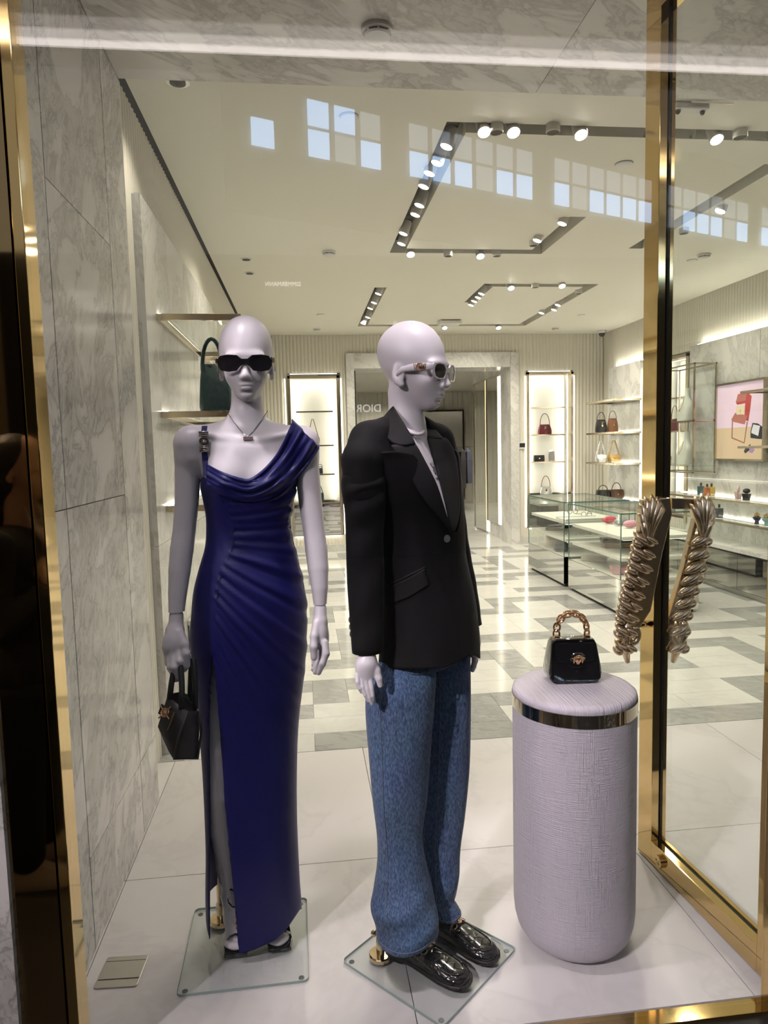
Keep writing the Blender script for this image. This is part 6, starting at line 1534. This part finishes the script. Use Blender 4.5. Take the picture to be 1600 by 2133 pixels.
# ================================================================== OPEN GLASS DOOR WITH BAROQUE HANDLES
hx, hy = 1.186, 1.612
dirx = Vector((1.141 - hx, 2.238 - hy, 0)); LEN = dirx.length; drz = math.atan2(dirx.y, dirx.x)
door = thing('door_1', None, None, (hx, hy, 0), rz=drz); door['kind'] = 'structure'
DT, ST, DH = .055, .082, 2.88                     # thickness, stile width, height
obj('free_stile', box(LEN - ST, LEN, -.028, 0, .004, DH), M_gold, door, local=True, bevel=.0015)
obj('free_stile_cover', box(LEN - ST, LEN, -DT, -.040, .004, DH), M_gold, door, local=True, bevel=.0015)
obj('stile_channel', box(LEN - ST + .004, LEN, -.040, -.028, .004, DH), M_black, door, local=True)
obj('hinge_stile', box(0, .034, -DT, 0, .004, DH), M_gold, door, local=True, bevel=.0015)
obj('bottom_rail', box(.034, LEN - ST, -.028, 0, .004, .086), M_gold, door, local=True, bevel=.0015)
obj('bottom_rail_cover', box(.034, LEN - ST, -DT, -.040, .004, .086), M_gold, door, local=True, bevel=.0015)
obj('glazing_seal', box(.034, LEN - ST, -.040, -.028, .060, .080), M_black, door, local=True)
obj('glazing_seal', box(LEN - ST - .006, LEN - ST, -.038, -.030, .08, DH), M_black, door, local=True)
obj('top_rail', box(.034, LEN - ST, -DT, 0, DH - .08, DH), M_gold, door, local=True)
obj('pane', box(.034, LEN - ST, -.0385, -.0295, .07, DH - .07), M_caseglass, door, local=True)
kn = thing('door_lock_knob', 'round engraved gold lock knob on the bottom rail of the glass door', 'lock', tuple(Matrix(world_of(door)) @ Vector((LEN - ST - .06, 0.0, .048))))
q_ = Matrix.Rotation(drz, 4, 'Z') @ Matrix.Rotation(-PI / 2, 4, 'X')
kg = lambda g: xf(g, Matrix.Translation(Vector(kn.location)) @ q_)
obj('knob', kg(lathe([(.020, .0005), (.020, .012), (.0185, .0135), (.001, .0135)], 28)), M_gold, kn, smooth=True, ang=35)
obj('knurling', kg(join(*[box(-.0008, .0008, .0195, .0206, .002, .011) if False else xf(box(-.0012, .0012, .0195, .0208, .002, .011), Matrix.Rotation(2 * PI * k / 20, 4, 'Z')) for k in range(20)])), M_gold, kn)
obj('engraving', kg(join(tube([(-.008, -.006, .0135), (.006, .008, .0135)], .0012, 6), torus(.004, .001, (-.006, .005, .0135), None, 12, 6), torus(.004, .001, (.007, -.004, .0135), None, 12, 6))), M_gold2, kn)
def H3(px, py, Y): return Vector(at_y(px, py, Y))
def baroque(label, mirror, Y, spine, plate, scroll, fan):
    """cast leaf handle: a flat back plate, overlapping acanthus lobes down the outer side, a fan on top and a scroll at the foot"""
    t = thing('baroque_door_pull', label, 'door handle', H3(*spine[-1], Y))
    th = .030
    pg = [H3(*p, Y) for p in plate]
    obj('back_plate', prism([(p.x, p.z) for p in pg], Y - th * .5, Y + th * .5, 'y'), M_bronzehandle, t, bevel=.003)
    n = len(spine) - 1
    sgn = -1 if not mirror else 1
    K = 9
    for k in range(K):                            # overlapping acanthus lobes
        u = .16 + .84 * (k + .5) / K; i = min(int(u * n), n - 1); f = u * n - i
        px = spine[i][0] + (spine[i + 1][0] - spine[i][0]) * f; py = spine[i][1] + (spine[i + 1][1] - spine[i][1]) * f
        c = H3(px, py, Y - .010); s = 1.05 - .35 * abs(u - .4)
        Mr = Matrix.Rotation(sgn * -.55, 3, 'Y') @ Matrix.Rotation(.45, 3, 'X')
        g = [ellipsoid((c.x + sgn * .006, c.y, c.z), (.044 * s, .030, .0150), 18, 12, Mr), ellipsoid((c.x + sgn * .030, c.y - .006, c.z - .012), (.022 * s, .020, .0125), 14, 10, Mr), ellipsoid((c.x - sgn * .010, c.y - .022, c.z - .002), (.026 * s, .012, .0085), 14, 10, Mr)]
        obj('leaf_lobe', join(*g), M_bronzehandle, t, smooth=True)
    ft = H3(*fan, Y - .012)
    for k in range(7):
        a = (.15 + .17 * k) * PI
        e = ft + Vector((sgn * -1 * math.cos(a) * .045, -.006, .060 * math.sin(a) + .005))
        obj('fan_leaf', tube([ft + Vector((sgn * .012, -.004, -.115)), ft + (e - ft) * .35 + Vector((sgn * .008, -.016, -.045)), ft + (e - ft) * .75 + Vector((0, -.020, .0)), e + Vector((0, -.004, .006))], [.006, .0105, .0125, .003], 10), M_bronzehandle, t, smooth=True)
    sc0 = H3(*scroll, Y - .004); R0 = .034
    pth = []
    for k in range(26):
        a = PI * .55 + k / 25 * PI * 2.1; r = R0 * (1 - .55 * k / 25); pth.append(sc0 + Vector((sgn * -1 * r * math.cos(a) * .75, -.004 * k / 25, r * math.sin(a) * 1.25)))
    obj('scroll', tube(pth, [.014 - .005 * k / 25 for k in range(26)], 10, [.018] * 26), M_bronzehandle, t, smooth=True)
    e0 = H3(*spine[-1], Y - .002)
    obj('tail_leaf', tube([sc0 + Vector((sgn * .012, 0, .07)), sc0 + Vector((sgn * .028, -.01, .01)), e0 + Vector((sgn * .006, -.008, .02)), e0 + Vector((sgn * -.006, -.004, -.028))], [.014, .017, .017, .007], 10), M_bronzehandle, t, smooth=True)
    for p in (plate[0], plate[3] if len(plate) > 3 else plate[-1]): pass
    return t
h1 = baroque('ornate gold baroque leaf handle on the window side of the open door', False, 2.13, [(1352, 1062), (1346, 1120), (1334, 1180), (1318, 1240), (1306, 1290), (1303, 1362)], [(1392, 1036), (1336, 1040), (1346, 1066), (1392, 1062), (1372, 1150), (1346, 1260), (1322, 1290), (1330, 1230), (1350, 1120)][0:2] + [(1330, 1060), (1328, 1150), (1308, 1240), (1300, 1300), (1326, 1310), (1352, 1270), (1376, 1150), (1396, 1070)], (1318, 1318), (1352, 1075))
obj('mount_bar', join(tube([H3(1385, 1050, 2.13), H3(1352, 1052, 2.175)], .012, 10), tube([H3(1330, 1300, 2.13), H3(1352, 1300, 2.18)], .012, 10)), M_gold, h1, smooth=True)
h2 = baroque('ornate gold baroque leaf handle on the shop side of the door', True, 2.18, [(1458, 1066), (1452, 1120), (1440, 1180), (1424, 1230), (1410, 1285), (1404, 1362)], [(1396, 1036), (1480, 1040), (1478, 1062), (1446, 1100), (1420, 1200), (1402, 1290), (1394, 1330), (1378, 1366), (1366, 1366), (1388, 1290), (1420, 1180), (1444, 1080), (1440, 1060), (1396, 1060)], (1408, 1318), (1456, 1072))
# ================================================================== THE MALL BEHIND THE VIEWER (seen mirrored in the window)
M_mallwall = mat('mall_stone', (.42, .39, .36), .6); M_malldark = mat('dark_shop_front', (.035, .032, .03), .4)
struct('wall_mall_bulkhead', box(-7, 11, -1.02, -.95, 3.56, 4.7), mat('mall_pale_plaster', (.74, .67, .64), .6))
struct('trim_20', box(-7, 11, -.95, -.87, 3.56, 3.585), M_mallwall)
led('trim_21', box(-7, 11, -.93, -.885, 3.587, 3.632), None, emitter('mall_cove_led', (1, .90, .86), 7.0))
led('trim_22', box(-7, 11, -.945, -.915, 3.636, 3.70), None, emitter('mall_cove_wall_glow', (1, .90, .86), 3.4))  # added glowing strip, stands in for the LED wash on the bulkhead
led('trim_23', box(-7, 11, -.949, -.93, 3.704, 3.775), None, emitter('mall_cove_upper_wall_glow', (1, .90, .86), 1.3))  # weaker added strip, imitates the wash fading out higher up
struct('ceiling_mall', box(-7, 11, -.95, GLY - .05, 4.7, 4.8), M_mallwall)
struct('wall_mall_left', box(-4.2, -4.0, -7.0, 1.4, -.16, 4.2), mat('mall_tan_stone', (.46, .34, .20), .5))
struct('wall_mall_facade', box(-14, 18, -7.3, -7.0, -.16, 4.2), M_malldark)
def sign(txt, label, px, py, width, m):
    d = ray(px, py); Yv = 2 * GLY + 6.98; t_ = Yv / d[1]
    X, Z = d[0] * t_, EYE + d[2] * t_
    cu = bpy.data.curves.new('sign', 'FONT'); cu.body = txt; cu.align_x = 'CENTER'; cu.size = 1; cu.extrude = .02
    to = bpy.data.objects.new('tmp', cu); COL.objects.link(to); bpy.context.view_layer.update()
    me = bpy.data.meshes.new_from_object(to.evaluated_get(bpy.context.evaluated_depsgraph_get())); bpy.data.objects.remove(to)
    w0 = max(v.co.x for v in me.vertices) - min(v.co.x for v in me.vertices); s = width / w0
    for v in me.vertices: v.co = Vector((-v.co.x * s, v.co.z * .6 + .02, v.co.y * s))     # faces the window (+Y)
    me.flip_normals(); me.materials.append(m)
    o = bpy.data.objects.new('illuminated_sign', me); COL.objects.link(o); o.location = (X, -6.985, Z); tag(o, label, 'sign')
M_sign = emitter('lit_sign_letters', (1, .97, .92), 5.0)
sign('ZIMMERMANN', 'long white lit lettering across the mall, mirrored faintly on the ceiling', 590, 596, .50, M_sign)
sign('DIOR', 'short white lit lettering across the mall, mirrored faintly beside the blazer', 768, 858, .36, M_sign)
# clerestory windows of the mall hall
A0, A1 = Vector((-.75, -10.88, 0)), Vector((12.1, -16.16, 0)); dv = (A1 - A0).normalized(); nv = Vector((-dv.y, dv.x, 0))
if nv.y < 0: nv = -nv
cw = struct('window_2', box(-.1, .1, -.1, .1, 7.0, 7.1), M_mallwall)
def wbox(s0, s1, z0, z1, d0, d1):
    P = [A0 + dv * s + nv * d + Vector((0, 0, z)) for z in (z0, z1) for d in (d0, d1) for s in (s0, s1)]
    return [tuple(p) for p in P], [(0, 2, 3, 1), (4, 5, 7, 6), (0, 1, 5, 4), (2, 6, 7, 3), (0, 4, 6, 2), (1, 3, 7, 5)]
bpy.data.objects.remove(cw)
cw = struct('window_2', wbox(-.5, 22, 6.1, 9.6, -.35, -.3), M_mallwall)
fr_ = []
SKYB = emitter('clerestory_sky', (.42, .64, 1.0), 7.0); SKYD = emitter('clerestory_haze', (.60, .68, .80), 2.2)
s = 0; k = 0
while s < 19:
    gap = k % 7 in (5,) or k == 1
    if not gap:
        for r_, (z0, z1, mm) in enumerate(((7.40, 7.92, SKYD if k in (3, 9, 14, 20, 24) else SKYB), (8.0, 8.50, SKYD if k > 3 else SKYB))):
            if r_ == 1 and k < 2: continue
            o = obj('pane', wbox(s + .05, s + .51, z0, z1, -.25, -.22), mm, cw)
    s += .60; k += 1
# ================================================================== PASSER-BY (only seen mirrored in the bronze frame panel)
pv = at_y(38, 970, 2.72); pxn, pyn = pv.x, 2 * (GLY - .025) - 2.72
pn = thing('person', 'passer-by with dark hair in black jacket and beige collar, mirrored in the bronze frame', 'person', (pxn, pyn, -.16))
M_face = mat('skin_tone', (.42, .25, .17), .5); M_hair = mat('black_hair', (.012, .010, .009), .4); M_jk = mat('black_jacket_cloth', (.012, .012, .014), .7); M_bg = mat('beige_cotton', (.42, .33, .24), .7)
hz_ = at_y(55, 975, 2.72).z
fp_ = Field((pxn - .25, pyn - .25, hz_ - .75), (pxn + .35, pyn + .25, hz_ + .18), .005)
Hc = np.array([pxn + .02, pyn, hz_]); Wp = head_prims(fp_, Hc, (.9, .25, -.12), .92)
fp_.cone(Wp(0, -.03, -.06), Hc + np.array([-.03, 0, -.2]), .048, .052, .02); fp_.ell(Hc + np.array([-.03, 0, -.28]), (.10, .14, .07), .03)
ch_ = Hc + np.array([.125, .05, -.30])                                        # hand at the chest
fp_.ell(ch_, (.022, .038, .040), .01)
for k in range(4): fp_.chain([ch_ + np.array([.012, .030 - .004 * k, .034 - .02 * k]), ch_ + np.array([.030, .004, .036 - .02 * k]), ch_ + np.array([.020, -.020, .032 - .02 * k])], [.010, .0095, .0085], .003)
fp_.chain([ch_ + np.array([-.005, .02, .03]), ch_ + np.array([-.015, -.01, .055])], [.011, .009], .004); fp_.chain([ch_ + np.array([-.01, .02, -.03]), ch_ + np.array([-.02, .06, -.12])], [.025, .03], .01)
fp_.chain([Hc + np.array([-.03, 0, -.28]), ch_ + np.array([-.03, .06, -.10])], [.05, .03], .01)
field_obj('body', fp_, M_face, pn, 1)
fh = Field((pxn - .25, pyn - .2, hz_ - .45), (pxn + .2, pyn + .2, hz_ + .2), .005)
fh.ell(Hc + np.array([-.035, -.005, .045]), (.10, .088, .085), .02); fh.ell(Hc + np.array([-.07, 0, -.03]), (.06, .075, .09), .03)
fh.chain([Hc + np.array([-.09, 0, -.06]), Hc + np.array([-.12, .01, -.18]), Hc + np.array([-.11, .02, -.32])], [.05, .04, .02], .02)
field_obj('hair', fh, M_hair, pn, 1)
fj = Field((pxn - .35, pyn - .35, hz_ - .98), (pxn + .35, pyn + .35, hz_ - .12), .007)
tc_ = Hc + np.array([-.04, 0, 0])
fj.ell(tc_ + np.array([0, 0, -.32]), (.12, .19, .12), .04); fj.ell(tc_ + np.array([.01, 0, -.50]), (.125, .175, .22), .05); fj.ell(tc_ + np.array([0, 0, -.75]), (.125, .18, .18), .05)
fj.chain([tc_ + np.array([0, .19, -.27]), tc_ + np.array([.01, .24, -.55]), np.array([ch_[0] - .05, ch_[1] + .10, ch_[2] - .16])], [.06, .055, .045], .02); fj.chain([tc_ + np.array([0, -.19, -.27]), tc_ + np.array([-.02, -.24, -.55]), tc_ + np.array([.05, -.23, -.80])], [.06, .052, .042], .02)
fj.ell(Hc + np.array([.10, 0, -.24]), (.075, .05, .13), .02, None, 'cut')
field_obj('jacket', fj, M_jk, pn, 1)
obj('shirt_collar', join(*[loft([[Hc + np.array([.005 + .05 * u, s_ * (.055 - .02 * u), -.125 - .13 * u]), Hc + np.array([.03 + .055 * u, s_ * (.085 - .025 * u), -.165 - .14 * u])] for u in (0, .5, 1)], False, False) for s_ in (-1, 1)]), M_bg, pn, solid=.006)
ft_ = Field((pxn - .3, pyn - .3, -.10), (pxn + .3, pyn + .3, hz_ - .72), .008)
for s_ in (-1, 1): ft_.chain([tc_ + np.array([0, s_ * .085, -.82]), np.array([pxn - .02, pyn + s_ * .095, .40]), np.array([pxn - .03, pyn + s_ * .10, -.04])], [.10, .078, .065], .01)
field_obj('trousers', ft_, M_jk, pn, 1)
for s_ in (-1, 1):
    obj('shoe', loft([[(pxn - .03 + x, pyn + s_ * .10 + y * wd, -.158 + z * h_) for y, z in ((-.045, 0), (.045, 0), (.045, .5), (.02, 1), (-.02, 1), (-.045, .5))] for x, wd, h_ in ((-.08, .7, .09), (-.04, 1, .10), (.06, 1, .085), (.14, .95, .05), (.18, .5, .03))]), mat('beige_suede', (.45, .36, .26), .8), pn, smooth=True, bevel=.004)
